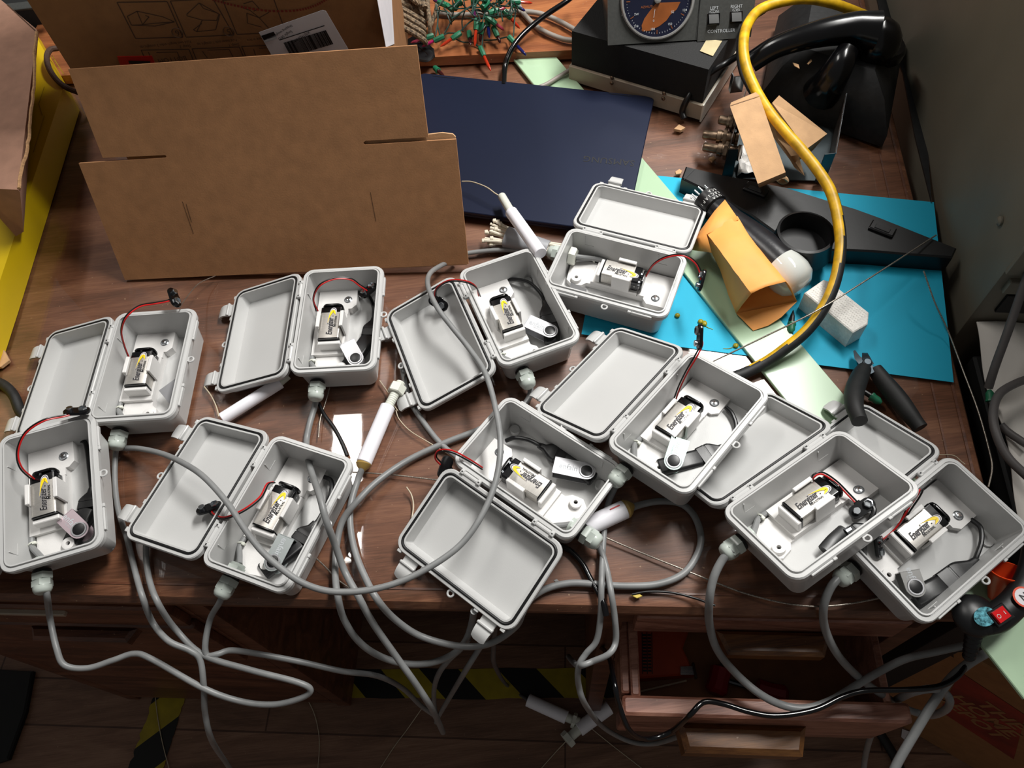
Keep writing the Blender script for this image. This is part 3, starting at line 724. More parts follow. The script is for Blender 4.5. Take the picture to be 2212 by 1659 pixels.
lead('battery snap held up over the blue card beside the laptop box', [(1395, 596, .04), (1412, 571, .06), (1440, 555, .075), (1475, 551, .08), (1500, 565, .075), (1512, 585, .065), (1516, 606, .058)], (.35, .75, .4), (-.9, .3, .2))
lead('battery snap standing above the lid at far left, from the box at the photo edge', [(72, 1036, .06), (45, 1010, .08), (38, 975, .09), (55, 935, .098), (95, 908, .10), (140, 898, .09), (166, 889, .085)], (.9, .1, .1), (.1, .5, .8))
lead('battery snap resting on the lower left box lid under the grey cable', [(592, 1042, .03), (578, 1046, .04), (562, 1075, .05), (525, 1103, .055), (485, 1119, .05), (460, 1112, .042), (452, 1098, .037)], (.9, .25, .1), (-.1, .5, .9))
lead('battery snap facing down behind the centre front junction box', [(1042, 1012, .03), (1010, 992, .05), (975, 975, .06), (948, 975, .055), (942, 990, .045), (962, 1010, .035)], (.35, .8, .1), (-.5, .2, -.8))
lead('battery snap standing upright above the middle junction box', [(1458, 862, .045), (1468, 835, .065), (1484, 802, .085), (1503, 770, .1), (1515, 745, .108), (1512, 728, .11)], (.1, .8, .6), (-1, .1, .1))
lead('battery snap with studs facing up inside the tilted box at right', [(1760, 1042, .055), (1756, 1030, .068), (1775, 1022, .07), (1805, 1040, .066), (1835, 1070, .06), (1862, 1098, .062)], (.8, .35, .15), (-.2, -.1, 1))
lead('battery snap poking out between the two boxes at front right', [(1950, 1120, .03), (1962, 1095, .045), (1978, 1068, .06), (1990, 1058, .063), (1984, 1072, .056), (1965, 1100, .045), (1935, 1145, .028), (1895, 1178, .022)], (.5, -.6, 0), (.8, -.3, .5))

# ------------------------------------------------------------------ USB leads and flash drives in the boxes
def usb(k, cable, sock, body, cover, name):
    """cable: path from the bracket; sock: two ends of the socket moulding; body: two ends of the drive; cover: pivot and far end of the metal clip"""
    S0, S1 = [at(*p) for p in sock]
    root = thing('usb_lead', 'black USB lead with moulded socket in the '+name, 'cable', S0, 'black USB leads inside the boxes')
    m = MB(); C = [at(*p) for p in cable]; m.tube(C+[S0], .0024, M['black'], 10); part(m, 'wire', root)
    m = MB(); d = (S1-S0); Ln = d.length; T = frame(S0, d, V((0, 0, 1)).cross(d))
    m.rloft([(.0030, .0030, .0028, -.004), (.0038, .0034, .003, 0), (.0042, .0036, .003, Ln*.12), (.0095, .0048, .004, Ln*.38), (.0105, .0052, .003, Ln*.5), (.0105, .0052, .002, Ln*.62), (.0098, .0048, .002, Ln*.63), (.0098, .0048, .002, Ln*.67), (.0105, .0052, .002, Ln*.68), (.0105, .0052, .002, Ln)], M['black'], T)
    part(m, 'socket', root)
    if not body: return
    B0, B1_ = at(*body[0]), S1+(S0-S1)*.03; d = B1_-B0; Ln = d.length
    P0, P1 = [at(*p) for p in cover]
    r2 = thing('usb_flash_drive', DRL[k], 'USB drive', B0, 'swivel USB flash drives in the boxes')
    T = frame(B0, d, V((0, 0, 1)).cross(d)); m = MB()
    m.rloft([(.0088, .0042, .004, 0), (.0095, .0050, .004, .0012), (.0095, .0050, .0035, Ln-.001), (.0088, .0044, .003, Ln)], M['black'], T)
    part(m, 'body', r2)
    # folded metal clip: two plates and a bend, with round pivot
    e = P1-P0; e.z *= .6; LC = e.length; up = V((0, 0, 1))
    y = up.cross(e).normalized(); upn = e.cross(y).normalized(); upn = upn if upn.z > 0 else -upn
    T = frame(P0, upn, e); m = MB(); hw = .0093
    def plate(z0, z1):
        o = [(hw*math.cos(a), hw*math.sin(a)) for a in [PI/2+PI*i/10 for i in range(11)]]
        return [(p[0], p[1]) for p in o]+[(LC, -hw), (LC, hw)]
    ring = [(.0056*math.cos(2*PI*i/20), .0056*math.sin(2*PI*i/20)) for i in range(20)]
    mt = DRM.get(k, M['drive'])
    m.prism(plate(0, 0), 0, .0008, mt, T); m.prism(plate(0, 0), -.0118, -.0110, mt, T)
    m.box((LC, 0, -.0055), (.0008, hw*2, .0126), mt, T)
    m.torus(.0068, .0012, M['drive'], T @ Matrix.Translation((0, 0, .0008)), 20, 6)
    cl = part(m, 'metal_clip', r2)
    m = MB(); m.lathe([(.0062, .0004), (.0062, .0014), (.0048, .0018), (.0001, .0018)], M['black'], T, 18); sub(m, 'pivot', cl, r2)
    m = MB(); flip = PI if k in 'CG' else PI
    Tt = T @ Matrix.Translation((LC*.56, 0, .00095)) @ Matrix.Rotation(flip, 4, 'Z')
    if k in 'ECGHJF': m.text('enfain', .0088, M['greyink'] if k != 'H' else M['whiteink'], Tt, bold=.01, sx=.95); m.text('TECHNOLOGY', .0022, M['greyink'], Tt @ Matrix.Translation((.004, -.0046, 0)), sx=.9)
    if m.bm.verts: sub(m, 'lettering', cl, r2)
    else: m.bm.free()
DRM = {'E': mat('pinkish_aluminium', 'd6c3ca', .35, .7, var=.02), 'H': mat('mint_aluminium', 'c3ddd4', .35, .6, var=.02), 'F': mat('cool_aluminium', 'b9c0c0', .35, .7, var=.02), 'J': mat('plain_aluminium', 'a9a8a6', .3, .8, var=.03)}
DRL = {'B': 'USB drive with plain silver clip in the box before the flat carton', 'C': 'USB drive with engraved clip across its socket, box between carton and laptop',
 'E': 'USB drive with pinkish clip in the box at the left photo edge', 'F': 'USB drive with cool grey clip in the lower left box', 'G': 'USB drive with long rounded engraved clip in the centre front box',
 'H': 'USB drive with mint coloured clip in the middle junction box', 'J': 'USB drive with short steel clip in the front right box'}
usb('B', [(775, 633, .012), (792, 635, .02), (806, 660, .02)], [(808, 690, .014), (800, 728, .014)], [(752, 792, .012), (797, 738, .014)], [(768, 774, .024), (748, 737, .028)], 'box before the flat carton')
usb('C', [(1098, 604, .013), (1118, 604, .016), (1145, 612, .02), (1168, 635, .02)], [(1177, 655, .016), (1190, 702, .014)], [(1193, 742, .012), (1188, 705, .013)], [(1188, 715, .024), (1138, 692, .026)], 'box between carton and laptop')
usb('E', [(160, 955, .036), (180, 953, .04), (188, 970, .04), (196, 1040, .036)], [(198, 1060, .034), (192, 1100, .034)], [(155, 1174, .030), (186, 1108, .034)], [(171, 1144, .042), (137, 1112, .048)], 'box at the left photo edge')
usb('F', [(700, 1030, .013), (716, 1040, .016), (712, 1075, .016), (690, 1120, .014)], [(676, 1135, .014), (648, 1172, .014)], [(568, 1236, .012), (640, 1180, .014)], [(590, 1214, .024), (618, 1158, .028)], 'lower left box')
usb('G', [(1093, 952, .013), (1112, 946, .018), (1140, 950, .02), (1162, 960, .018)], [(1170, 965, .015), (1222, 990, .013)], [(1284, 1034, .012), (1226, 994, .013)], [(1267, 1018, .024), (1197, 1003, .026)], 'centre front box')
usb('H', [(1568, 880, 0.042), (1582, 895, 0.044), (1590, 925, 0.044), (1575, 958, 0.042)], [(1560, 967, 0.040), (1512, 990, 0.040)], [(1424, 1012, 0.040), (1506, 993, 0.040)], [(1455, 996, 0.054), (1471, 946, 0.060)], 'middle box')
usb('J', [(2098, 1122, .016), (2118, 1140, .02), (2120, 1170, .02), (2110, 1200, .018)], [(2104, 1213, .016), (2036, 1262, .014)], [(1972, 1295, .012), (2030, 1266, .014)], [(1977, 1268, .026), (1966, 1232, .030)], 'front right box')
usb('I', [(1872, 1085, 0.061), (1888, 1100, 0.064), (1880, 1125, 0.061)], [(1878, 1135, 0.058), (1842, 1165, 0.054)], None, None, 'tilted box')
# drives of which only a piece shows
def shard(name, label, pts, z0, mt, th=.0008):
    P = [at(*p) for p in pts]; n = (P[1]-P[0]).cross(P[2]-P[0]).normalized()
    m = MB(); m.slab(P, n, th, mt); return solo(m, name, label, 'USB drive', 'swivel USB flash drives in the boxes')
t = thing('usb_flash_drive', 'USB drive standing on edge in the far left box, folded silver clip showing', 'USB drive', at(350, 885, .01), 'swivel USB flash drives in the boxes')
m = MB(); T = BOX['A']; q = [(.012, -.012, .004), (.030, -.004, .004), (.036, -.040, .004), (.030, -.046, .004)]
P = [T @ V((.008, -.022, .026)), T @ V((.026, -.010, .030)), T @ V((.038, -.046, .012)), T @ V((.036, -.050, .006))]
m.slab([T @ V((.010, -.022, .022)), T @ V((.027, -.009, .024)), T @ V((.037, -.018, .012)), T @ V((.037, -.045, .010)), T @ V((.030, -.046, .006))], (-.5, -.3, 1), .0008, M['drive']); part(m, 'metal_clip', t)
m = MB(); m.box((.036, .050, .012), (.006, .030, .007), M['black'], T, .002); part(m, 'body', t)
t = thing('usb_flash_drive', 'USB drive with pointed white clip corner in the box before the laptop', 'USB drive', at(1300, 625, .01), 'swivel USB flash drives in the boxes')
m = MB(); T = BOX['D']; m.slab([T @ V((.017, -.050, .026)), T @ V((.036, -.046, .012)), T @ V((.036, -.024, .014)), T @ V((.022, -.028, .028))], (0, 0, 1), .0008, M['drive']); part(m, 'metal_clip', t)
m = MB(); m.box((.028, -.005, .010), (.012, .06, .008), M['drive'], T, .001); part(m, 'body', t)
t = thing('usb_flash_drive', 'USB drive mostly hidden behind the tilted box rim, black end showing', 'USB drive', at(1805, 1170, .04), 'swivel USB flash drives in the boxes')
m = MB(); m.tube([at(1783, 1192, .060), at(1802, 1170, .060), at(1826, 1148, .058)], .0075, M['black'], 10, flat=.6); part(m, 'body', t)
m = MB(); m.cyl(at(1826, 1150, .062), at(1836, 1144, .062), .0035, M['steel'], 10); part(m, 'metal_clip', t)
# big nylon nut inside the box before the laptop
m = MB(); m.lathe([(.0115, 0), (.0118, .001), (.0118, .006), (.0105, .008)], M['nylon'], BOX['D'] @ frame((-.024, -L/2+.0095, .024), (0, 1, 0), (1, 0, 0)), 6)
m.tube([BOX['D'] @ V(p) for p in ((-.024, -L/2+.012, .024), (-.028, -.05, .022), (-.034, -.035, .018), (-.036, -.02, .016))], .0031, M['cable'], 10)
solo(m, 'lock_nut', 'white nylon lock nut with cable inside the box before the laptop', 'nut')

# ------------------------------------------------------------------ grey sensor cables
CG = 'grey sensor cables of the junction boxes'
def cable(label, pts, r=.0031, mt=None, name='sensor_cable', cat='cable', group=CG, sm=8):
    m = MB(); m.tube([pz(p) for p in pts], r, mt or M['cable'], 12, sm)
    return solo(m, name, label, cat, group)
cable('grey cable hanging from the gland of the box at the left photo edge', [(97, 1252, .04), (102, 1290, .03), (108, 1335, 1.02), (122, 1400, 1.03), (140, 1437, 1.04), (190, 1443, 1.05), (245, 1426, 1.05), (290, 1412, 1.05), (330, 1425, 1.05), (440, 1487, 1.06), (520, 1515, 1.08), (590, 1522, 1.08), (650, 1508, 1.07), (671, 1490, 1.06), (640, 1473, 1.05), (540, 1447, 1.04), (440, 1415, 1.04), (380, 1360, 1.03), (340, 1300, .016), (320, 1240, .006), (316, 1170, .005), (330, 1100, .005)])
cable('grey cable running down from the far left box and falling to the floor', [(254, 955, .02), (249, 985, .006), (248, 1040, .004), (255, 1100, .004), (275, 1165, .004), (292, 1235, .006), (308, 1290, .014), (330, 1345, 1.02), (365, 1385, 1.02), (410, 1405, 1.03), (432, 1425, 1.04), (440, 1480, 1.06), (443, 1540, 1.1), (458, 1600, 1.14), (490, 1650, 1.18), (515, 1690, 1.2)])
cable('long grey cable looping from far left over two lids to the carton', [(235, 965, .006), (262, 968, .01), (300, 969, .02), (350, 980, .035), (395, 1000, .05), (440, 1030, .058), (490, 1085, .062), (530, 1145, .065), (565, 1190, .066), (610, 1230, .064), (660, 1262, .06), (720, 1278, .056), (800, 1274, .052), (880, 1250, .05), (960, 1205, .05), (1010, 1160, .052), (1050, 1095, .056), (1073, 1030, .06), (1081, 960, .064), (1072, 890, .06), (1050, 810, .055), (1015, 755, .05), (975, 705, .052), (945, 665, .054), (925, 620, .05), (928, 592, .03), (952, 574, .015), (985, 560, .006)])
cable('grey cable dropping from the box before the carton to the floor', [(683, 838, .02), (682, 868, .008), (668, 920, .004), (662, 960, .004), (670, 1010, .03), (690, 1070, .06), (705, 1125, .056), (725, 1180, .03), (745, 1235, .012), (775, 1290, .01), (805, 1345, 1.02), (850, 1410, 1.06), (900, 1480, 1.10), (935, 1535, 1.14), (957, 1582, 1.18)], .0035)
cable('grey cable bending sharply below the gland of the lower left box', [(484, 1272, .02), (475, 1300, .012), (455, 1335, 1.02), (444, 1385, 1.03), (447, 1415, 1.04), (470, 1413, 1.04), (500, 1405, 1.05), (560, 1413, 1.08), (650, 1430, 1.10), (740, 1450, 1.12), (815, 1460, 1.14), (870, 1487, 1.16), (910, 1525, 1.18), (945, 1550, 1.19)])
cable('grey cable joining the two white probe tubes in a wide loop under the centre lid', [(783, 1010, .012), (772, 1040, .006), (758, 1090, .006), (757, 1140, .006), (768, 1195, .008), (790, 1250, .010), (815, 1295, .010), (850, 1335, 1.02), (900, 1370, 1.05), (960, 1390, 1.06), (1020, 1397, 1.06), (1070, 1385, 1.05), (1115, 1352, 1.03), (1128, 1325, 1.015), (1145, 1295, .004), (1180, 1272, .004), (1230, 1260, .004), (1290, 1262, .004), (1350, 1266, .004), (1420, 1262, .004), (1475, 1240, .004), (1505, 1200, .004), (1514, 1160, .004), (1500, 1115, .004), (1470, 1088, .004), (1425, 1083, .004), (1385, 1090, .006), (1358, 1100, .010)], .0035)
cable('grey cable from the gland between carton and laptop, hanging in a low loop', [(1136, 822, .018), (1146, 840, .008), (1142, 860, .004), (1125, 880, .004), (1080, 905, .004), (1030, 930, .004), (960, 957, .004), (880, 995, .005), (815, 1040, .012), (770, 1085, .016), (740, 1125, .010), (727, 1180, .005), (724, 1240, .006), (730, 1290, .010), (742, 1335, 1.02), (770, 1380, 1.05), (810, 1412, 1.08), (865, 1432, 1.10), (925, 1433, 1.10), (975, 1415, 1.09), (1005, 1385, 1.07), (1018, 1350, 1.04), (1024, 1320, 1.02)], .0035)
cable('grey cable slipping from under the left lid beneath the centre front box', [(868, 790, .004), (876, 830, .004), (888, 870, .004), (910, 905, .004), (940, 945, .004), (965, 970, .004), (990, 990, .004), (1020, 1020, .004)])
cable('grey cable running from the laptop box gland left to the carton', [(1192, 548, .024), (1170, 547, .018), (1140, 542, .01), (1100, 540, .006), (1060, 541, .005), (1010, 547, .005), (960, 556, .005)])
cable('grey cable hanging straight down from the middle box gland', [(1342, 1030, .03), (1328, 1055, .02), (1312, 1095, .01), (1305, 1150, .006), (1301, 1210, .006), (1299, 1270, .012), (1297, 1335, 1.02), (1288, 1385, 1.03), (1266, 1412, 1.04), (1250, 1440, 1.05), (1250, 1480, 1.08), (1266, 1525, 1.13), (1305, 1572, 1.17), (1362, 1602, 1.18), (1415, 1606, 1.18), (1475, 1588, 1.16)])
cable('short grey cable from the centre front box gland curling beside the pedestal', [(1280, 1170, .018), (1298, 1190, .008), (1311, 1232, .006), (1320, 1280, .010), (1328, 1335, 1.02), (1330, 1385, 1.03), (1316, 1412, 1.03), (1282, 1428, 1.04), (1252, 1438, 1.05), (1238, 1430, -.12), (1228, 1418, -.2)])
cable('thick grey cable arcing down from the tilted box gland to the right edge', [(1582, 1188, .05), (1560, 1210, .044), (1541, 1250, .036), (1532, 1300, .018), (1533, 1350, 1.03), (1550, 1405, 1.07), (1590, 1455, 1.11), (1640, 1498, 1.12), (1690, 1523, 1.13), (1740, 1530, 1.13), (1795, 1513, 1.13), (1850, 1480, 1.12), (1910, 1445, 1.11), (1960, 1422, 1.10), (2020, 1408, 1.09), (2110, 1388, 1.08), (2230, 1362, 1.07)], .0040)
cable('thick grey cable from the front right box gland ending in a small loop', [(1820, 1240, .026), (1795, 1268, .025), (1779, 1312, .010), (1783, 1360, 1.03), (1810, 1415, 1.07), (1855, 1463, 1.12), (1905, 1500, 1.14), (1955, 1530, 1.15), (2005, 1545, 1.15), (2040, 1535, 1.14), (2052, 1515, 1.13), (2040, 1496, 1.12), (2010, 1488, 1.10), (1960, 1500, 1.13), (1915, 1530, 1.16), (1885, 1580, 1.19), (1870, 1630, 1.21), (1862, 1690, 1.22)], .0040)
cable('thickest grey cable rising from the bottom edge to the right edge', [(2235, 1372, -.05), (2170, 1393, -.06), (2105, 1425, -.07), (2055, 1465, -.08), (2015, 1520, -.09), (1975, 1585, -.10), (1935, 1655, -.11), (1920, 1700, -.12)], .0046)
cable('grey cable leaning up past the cabinet over the white cloth', [(2135, 838, .0), (2150, 790, .02), (2172, 730, .04), (2195, 665, .06), (2225, 580, .09)], .0045, M['cabled'], group='dark grey cables over the white cloth')
cable('grey cable looping at the right edge below the green light bulb', [(2240, 812, .02), (2195, 828, .02), (2160, 850, .02), (2146, 885, .02), (2150, 930, .02), (2175, 985, .015), (2225, 1035, .01)], .0045, M['cabled'], group='dark grey cables over the white cloth')
cable('thin dark cable crossing behind the grey loop at the right edge', [(2162, 918, .0), (2180, 935, .0), (2225, 965, .0)], .0042, M['cabled'], group='dark grey cables over the white cloth')
BK = 'thin black power cables'
cable('black flat wire emerging below the box before the carton', [(689, 872, .003), (700, 895, .003), (722, 925, .003), (738, 955, .003), (750, 985, .003)], .0022, M['black'], 'power_cable', group=BK)
cable('black cable from under the centre lid to the gap beside the pedestal', [(1205, 1178, .003), (1232, 1190, .003), (1258, 1218, .003), (1275, 1250, .004), (1292, 1280, .006), (1304, 1304, .006), (1310, 1330, 1.012)], .0030, M['blackg'], 'power_cable', group=BK)
cable('long black cable drooping over the open drawer to the red switch handle', [(1290, 1395, -.26), (1306, 1405, -.2), (1319, 1430, -.12), (1327, 1475, 1.08), (1340, 1530, 1.10), (1362, 1580, 1.13), (1400, 1596, 1.14), (1450, 1580, 1.14), (1490, 1545, 1.11), (1520, 1517, 1.105), (1560, 1520, 1.10), (1620, 1538, 1.10), (1680, 1546, 1.10), (1760, 1533, 1.10), (1820, 1505, 1.10), (1870, 1492, 1.10), (1960, 1490, 1.09), (2030, 1482, 1.09), (2070, 1460, 1.09), (2090, 1430, 1.09)], .0028, M['blackg'], 'power_cable', group=BK)
cable('thin black wire along the front edge of the desk', [(1365, 1284, .002), (1400, 1278, .002), (1450, 1280, .002), (1500, 1292, .002), (1545, 1308, .002)], .0012, M['wireb'], 'thin_wire', 'wire', 'stray thin wires')
cable('black cable end entering at the left edge beneath the far left lid', [(-30, 815, .008), (8, 832, .008), (30, 855, .008), (42, 885, .006), (55, 905, .006)], .0060, M['blackr'], 'power_cable', group=None)

cable('grey cable dropping from under the centre lid straight to the floor bundle', [(1076, 1338, 1.04), (1060, 1362, 1.06), (1034, 1403, 1.09), (1005, 1450, 1.13), (978, 1495, 1.16), (950, 1543, 1.19), (942, 1560, 1.2)])
cable('grey cable rising from the floor bundle and curving right under the centre lid', [(942, 1548, 1.19), (938, 1520, 1.18), (938, 1487, 1.16), (948, 1455, 1.14), (970, 1425, 1.12), (995, 1402, 1.10), (1012, 1380, 1.08)])
# ------------------------------------------------------------------ white probes
def probe(label, a, b, r, nut=None, thread=None, glue=None, mark=False, slim=None):
    a, b = at(*a), at(*b); root = thing('sensor_probe', label, 'probe', V((a.x, a.y, a.z-r)), 'white tube probes')
    m = MB(); d = (b-a).normalized(); m.lathe([(r*.94, 0), (r, .0006), (r, (b-a).length-.0006), (r*.94, (b-a).length)], M['pvc'], frame(a, d), 22); part(m, 'tube', root)
    if mark: m = MB(); m.box((0, -r*.3, (b-a).length*.8), (.0004, .0014, .011), M['redtag'], frame(a, d, (0, 0, 1)) @ Matrix.Translation((r, 0, 0))); part(m, 'red_mark', root)
    if thread:
        t0, t1 = at(*thread[0]), at(*thread[1]); Ln = (t1-t0).length; pr = []
        n = 14
        for i in range(n*2+1): pr.append((r*.66 if i % 2 else r*.60, Ln*i/(2*n)))
        m = MB(); m.lathe(pr, M['nylon'], frame(t0, t1-t0), 16); part(m, 'threaded_end', root)
    if slim: m = MB(); s0, s1 = at(*slim[0]), at(*slim[1]); m.cyl(s0, s1, r*.68, M['nylon'], 16); part(m, 'inner_tube', root)
    if nut:
        n0, n1 = at(*nut[0]), at(*nut[1]); m = MB(); Ln = (n1-n0).length
        m.lathe([(r*1.05, 0), (r*1.18, .001), (r*1.18, Ln-.001), (r*1.05, Ln)], M['nylon'], frame(n0, n1-n0), 6); part(m, 'nut', root)
    if glue:
        g0, g1 = at(*glue[0]), at(*glue[1]); m = MB(); Ln = (g1-g0).length
        m.lathe([(r*.9, 0), (r*1.02, Ln*.2), (r*.8, Ln*.55), (r*.4, Ln*.9), (r*.3, Ln)], M['glue'], frame(g0, g1-g0), 16); part(m, 'glue_blob', root)
    return root
probe('white probe tube poking out below the lid before the flat carton', (480, 905, .010), (606, 826, .012), .0072, thread=((604, 827, .014), (622, 812, .014)))
probe('white probe with milky nut and amber glue end between two boxes', (838, 878, .014), (786, 1000, .012), .0084, nut=((862, 832, .014), (853, 850, .014)), thread=((866, 826, .014), (838, 880, .014)), glue=((786.5, 998, .012), (782, 1018, .010)))
probe('white two step probe leaning on the dark blue laptop', (1104, 458, .040), (1168, 548, .052), .0080, slim=((1084, 424, .032), (1104, 458, .040)))
probe('white probe with red mark lying behind the centre front box', (1250, 1146, .012), (1350, 1100, .012), .0098, glue=((1348, 1101, .012), (1368, 1092, .010)), mark=True)
probe('white probe on the floor under the desk, nut towards the drawer', (1140, 1512, FZ+.02), (1224, 1550, FZ+.02), .0115, slim=((1222, 1549, FZ+.02), (1252, 1560, FZ+.02)), nut=((1236, 1555, FZ+.02), (1244, 1558, FZ+.02)))
probe('white probe on the floor beside the open drawer, nut towards the viewer', (1316, 1528, FZ+.02), (1250, 1576, FZ+.02), .0125, slim=((1251, 1575, FZ+.02), (1226, 1597, FZ+.02)), nut=((1232, 1591, FZ+.02), (1222, 1601, FZ+.02)))
cable('dark cable trailing on the floor to the probe under the desk', [(1070, 1350, 1.2), (1066, 1400, 1.3), (1070, 1440, 1.32), (1095, 1480, FZ+.01), (1140, 1512, FZ+.02)], .0030, M['cabled'], 'power_cable', group=None)

# ------------------------------------------------------------------ steel wires and filaments
WG = 'stray thin wires'
def wire(label, pts, r=.0007, mt=None): return cable(label, pts, r, mt or M['wiresteel'], 'thin_wire', 'wire', WG, 6)
wire('straight steel wire spanning the blue card over the yellow cable', [(1538, 782, .004), (1650, 728, .03), (1770, 668, .05), (1900, 587, .05), (2022, 508, .03)], .0009)
wire('curved steel wire along the right side of the desk', [(1995, 585, .05), (2020, 655, .03), (2048, 715, .012), (2080, 800, .003), (2112, 885, .003), (2135, 965, .003), (2143, 1010, .003), (2135, 1052, .003)], .0009)
wire('steel wire running along the front right desk edge', [(1288, 1152, .004), (1340, 1175, .003), (1400, 1200, .003), (1480, 1232, .003), (1540, 1256, .003), (1610, 1282, .003), (1690, 1302, .003), (1760, 1310, .003), (1830, 1305, .003), (1900, 1292, .003)], .0009)
wire('steel wire sweeping from the carton to the two step probe', [(998, 392, .03), (1020, 393, .034), (1050, 404, .036), (1070, 418, .034), (1084, 426, .032)], .0009, M['wirefilm'])
wire('steel wire crossing the shade behind the far left box', [(388, 664, .06), (405, 640, .04), (430, 612, .02), (465, 596, .006)], .0006)
wire('pale thread on the desk behind the lower left lid', [(441, 835, .006), (456, 855, .004), (467, 878, .003), (473, 900, .003)], .0008, M['wirefilm'])
wire('pale thread standing beside the centre front lid', [(878, 1052, .006), (889, 1070, .003), (893, 1095, .002), (887, 1135, .002)], .0008, M['wirefilm'])
wire('steel wire behind the gland of the centre box row', [(762, 1020, .003), (800, 1022, .003), (860, 1027, .003), (945, 1037, .003)], .0008)
wire('thin wire from the nutted probe down to the centre front box', [(855, 886, .004), (862, 905, .003), (885, 930, .003), (920, 952, .003), (985, 990, .003)], .0006, M['wirefilm'])
wire('steel wire hanging beside the grey cable below the carton box', [(712, 838, .003), (703, 870, .003), (692, 905, .003), (688, 945, .003)], .0007)
wire('steel wire near the desk front between the grey cables', [(682, 1205, .004), (700, 1222, .004), (730, 1252, .004), (755, 1270, .004)], .0008)
wire('thin wire rising from behind the left centre lid', [(880, 790, .003), (874, 812, .008), (868, 828, .014)], .0006)
wire('thin wire on the glass right of the carton box', [(820, 822, .003), (838, 848, .003), (846, 868, .003), (860, 888, .003)], .0006, M['wirefilm'])
wire('loose filament on the desk beside the right hinge', [(2028, 982, .004), (2060, 984, .003), (2078, 998, .002), (2085, 1003, .002)], .0005, M['wirefilm'])
for lb, p in (('thin filament on the floor at lower left', [(332, 1450, FZ+.003), (338, 1530, FZ+.003), (350, 1600, FZ+.003), (368, 1670, FZ+.003)]),
              ('filament curving on the floor in front of the desk', [(660, 1502, FZ+.003), (680, 1545, FZ+.003), (690, 1600, FZ+.003), (686, 1670, FZ+.003)]),
              ('filament from the floor cable bundle to the bottom edge', [(915, 1525, FZ+.02), (880, 1575, FZ+.003), (850, 1615, FZ+.003), (815, 1670, FZ+.003)]),
              ('filament from the floor probe nut to the bottom edge', [(1222, 1602, FZ+.01), (1200, 1625, FZ+.003), (1160, 1670, FZ+.003)]),
              ('filament crossing the floor right of the probes', [(1278, 1574, FZ+.003), (1320, 1608, FZ+.003), (1400, 1670, FZ+.003)])):
    wire(lb, p, .0008, M['wirefilm'])

# ------------------------------------------------------------------ leaning flat carton
FC = [V((-.479, .789, .240)), V((-.028, .739, .253)), V((-.037, .638, .012)), V((-.488, .688, 0))]
FN = (FC[2]-FC[3]).cross(FC[0]-FC[3]).normalized(); FN = FN if FN.y < 0 else -FN
t = thing('flat_carton', 'large flattened brown carton with two slots, leaning back behind the boxes', 'carton', (-.26, .665, 0))
def onF(x, y, off=0): return onplane(x, y, FC[3]+FN*off, FN)
m = MB(); o1 = [(147, 150), (900, 98), (925, 296), (790, 304), (785, 308), (787, 313), (985, 301), (1012, 570), (270, 605), (170, 353), (356, 341), (360, 338), (357, 335), (222, 341)]
m.slab([onF(*p) for p in o1], FN, .0032, M['card']); fr_ = part(m, 'front_layer', t)
m = MB(); o2 = [(172, 170), (896, 112), (922, 291), (955, 287), (978, 290), (984, 296), (984, 301), (1010, 572), (278, 604), (186, 362), (300, 352), (372, 348), (372, 330), (240, 335)]
m.slab([onF(x, y, -.0050) for x, y in o2], FN, .0032, M['cardl']); part(m, 'rear_layer', t)
m = MB()
for l in ([(394, 435), (418, 505)], [(800, 415), (812, 478)], [(402, 440), (414, 480)]): m.line([onF(*p) for p in l], FN, .0006, M['cardink'])
for l in ([(225, 338), (920, 298)],): pass
sub(m, 'scratches', fr_, t)

# printed carton standing behind
PA, PB_ = V((-.466, .820, 0)), V((-.100, .822, 0)); PN = V((.0, -1, 0)); pd = (PB_-PA).normalized(); PN = V((pd.y, -pd.x, 0))
t = thing('printed_carton', 'tall brown carton with upside down printed folding instructions and a shipping label', 'carton', (-.28, .97, 0))
def onP(x, y, off=0): return onplane(x, y, PA+PN*off, PN)
HC = .5; dp = .30
m = MB(); a, b, c, d = PA, PB_, PB_-PN*dp, PA-PN*dp; m.hexa([a, b, c, d], [p+V((0, 0, HC)) for p in (a, b, c, d)], M['cardd']); part(m, 'carton_body', t)
def PL(m, pts, w=.0011, mt=None): m.line([onP(*p) for p in pts], PN, w, mt or M['cardink'])
m = MB()
for q in ([(253, 5), (361, 3), (395, 80), (293, 83)], [(368, 2), (460, -3), (505, 75), (402, 80)], [(481, 0), (590, -6), (617, 69), (512, 74)], [(305, 108), (408, 106), (430, 160), (330, 165)], [(415, 105), (517, 101), (540, 155), (437, 160)], [(522, 100), (625, 96), (648, 150), (545, 155)]): PL(m, q+[q[0]])
for l in ([(275, 35), (296, 24), (352, 36), (377, 47), (335, 50), (308, 53), (284, 54), (275, 35)], [(296, 24), (308, 53)], [(308, 53), (322, 36), (314, 33)], [(284, 54), (335, 56), (377, 47)],
          [(404, 30), (430, 6), (473, 30), (468, 44), (437, 43), (404, 34), (404, 30)], [(430, 6), (440, 18), (470, 28)], [(437, 43), (425, 68), (466, 64), (475, 30)], [(425, 68), (418, 64), (436, 50)],
          [(520, 15), (540, 22), (560, 38), (578, 28), (584, 24)], [(533, 28), (560, 38), (580, 60)], [(533, 28), (535, 50), (565, 58)], [(526, 8), (545, 2), (560, 18), (548, 24)],
          [(320, 112), (330, 130)], [(338, 113), (383, 112), (390, 130)], [(437, 110), (448, 125)], [(448, 108), (495, 106), (503, 122)], [(548, 106), (552, 120)], [(560, 104), (575, 103)]): PL(m, l, .0009)
pn = part(m, 'instruction_drawings', t)
def PT(m, s, x, y, size, mt, ang=PI, off=.0006, sx=1, bold=0):
    o = onP(x, y, off); m.text(s, size, mt, frame(o, PN, pd) @ Matrix.Rotation(ang, 4, 'Z'), sx=sx, bold=bold)
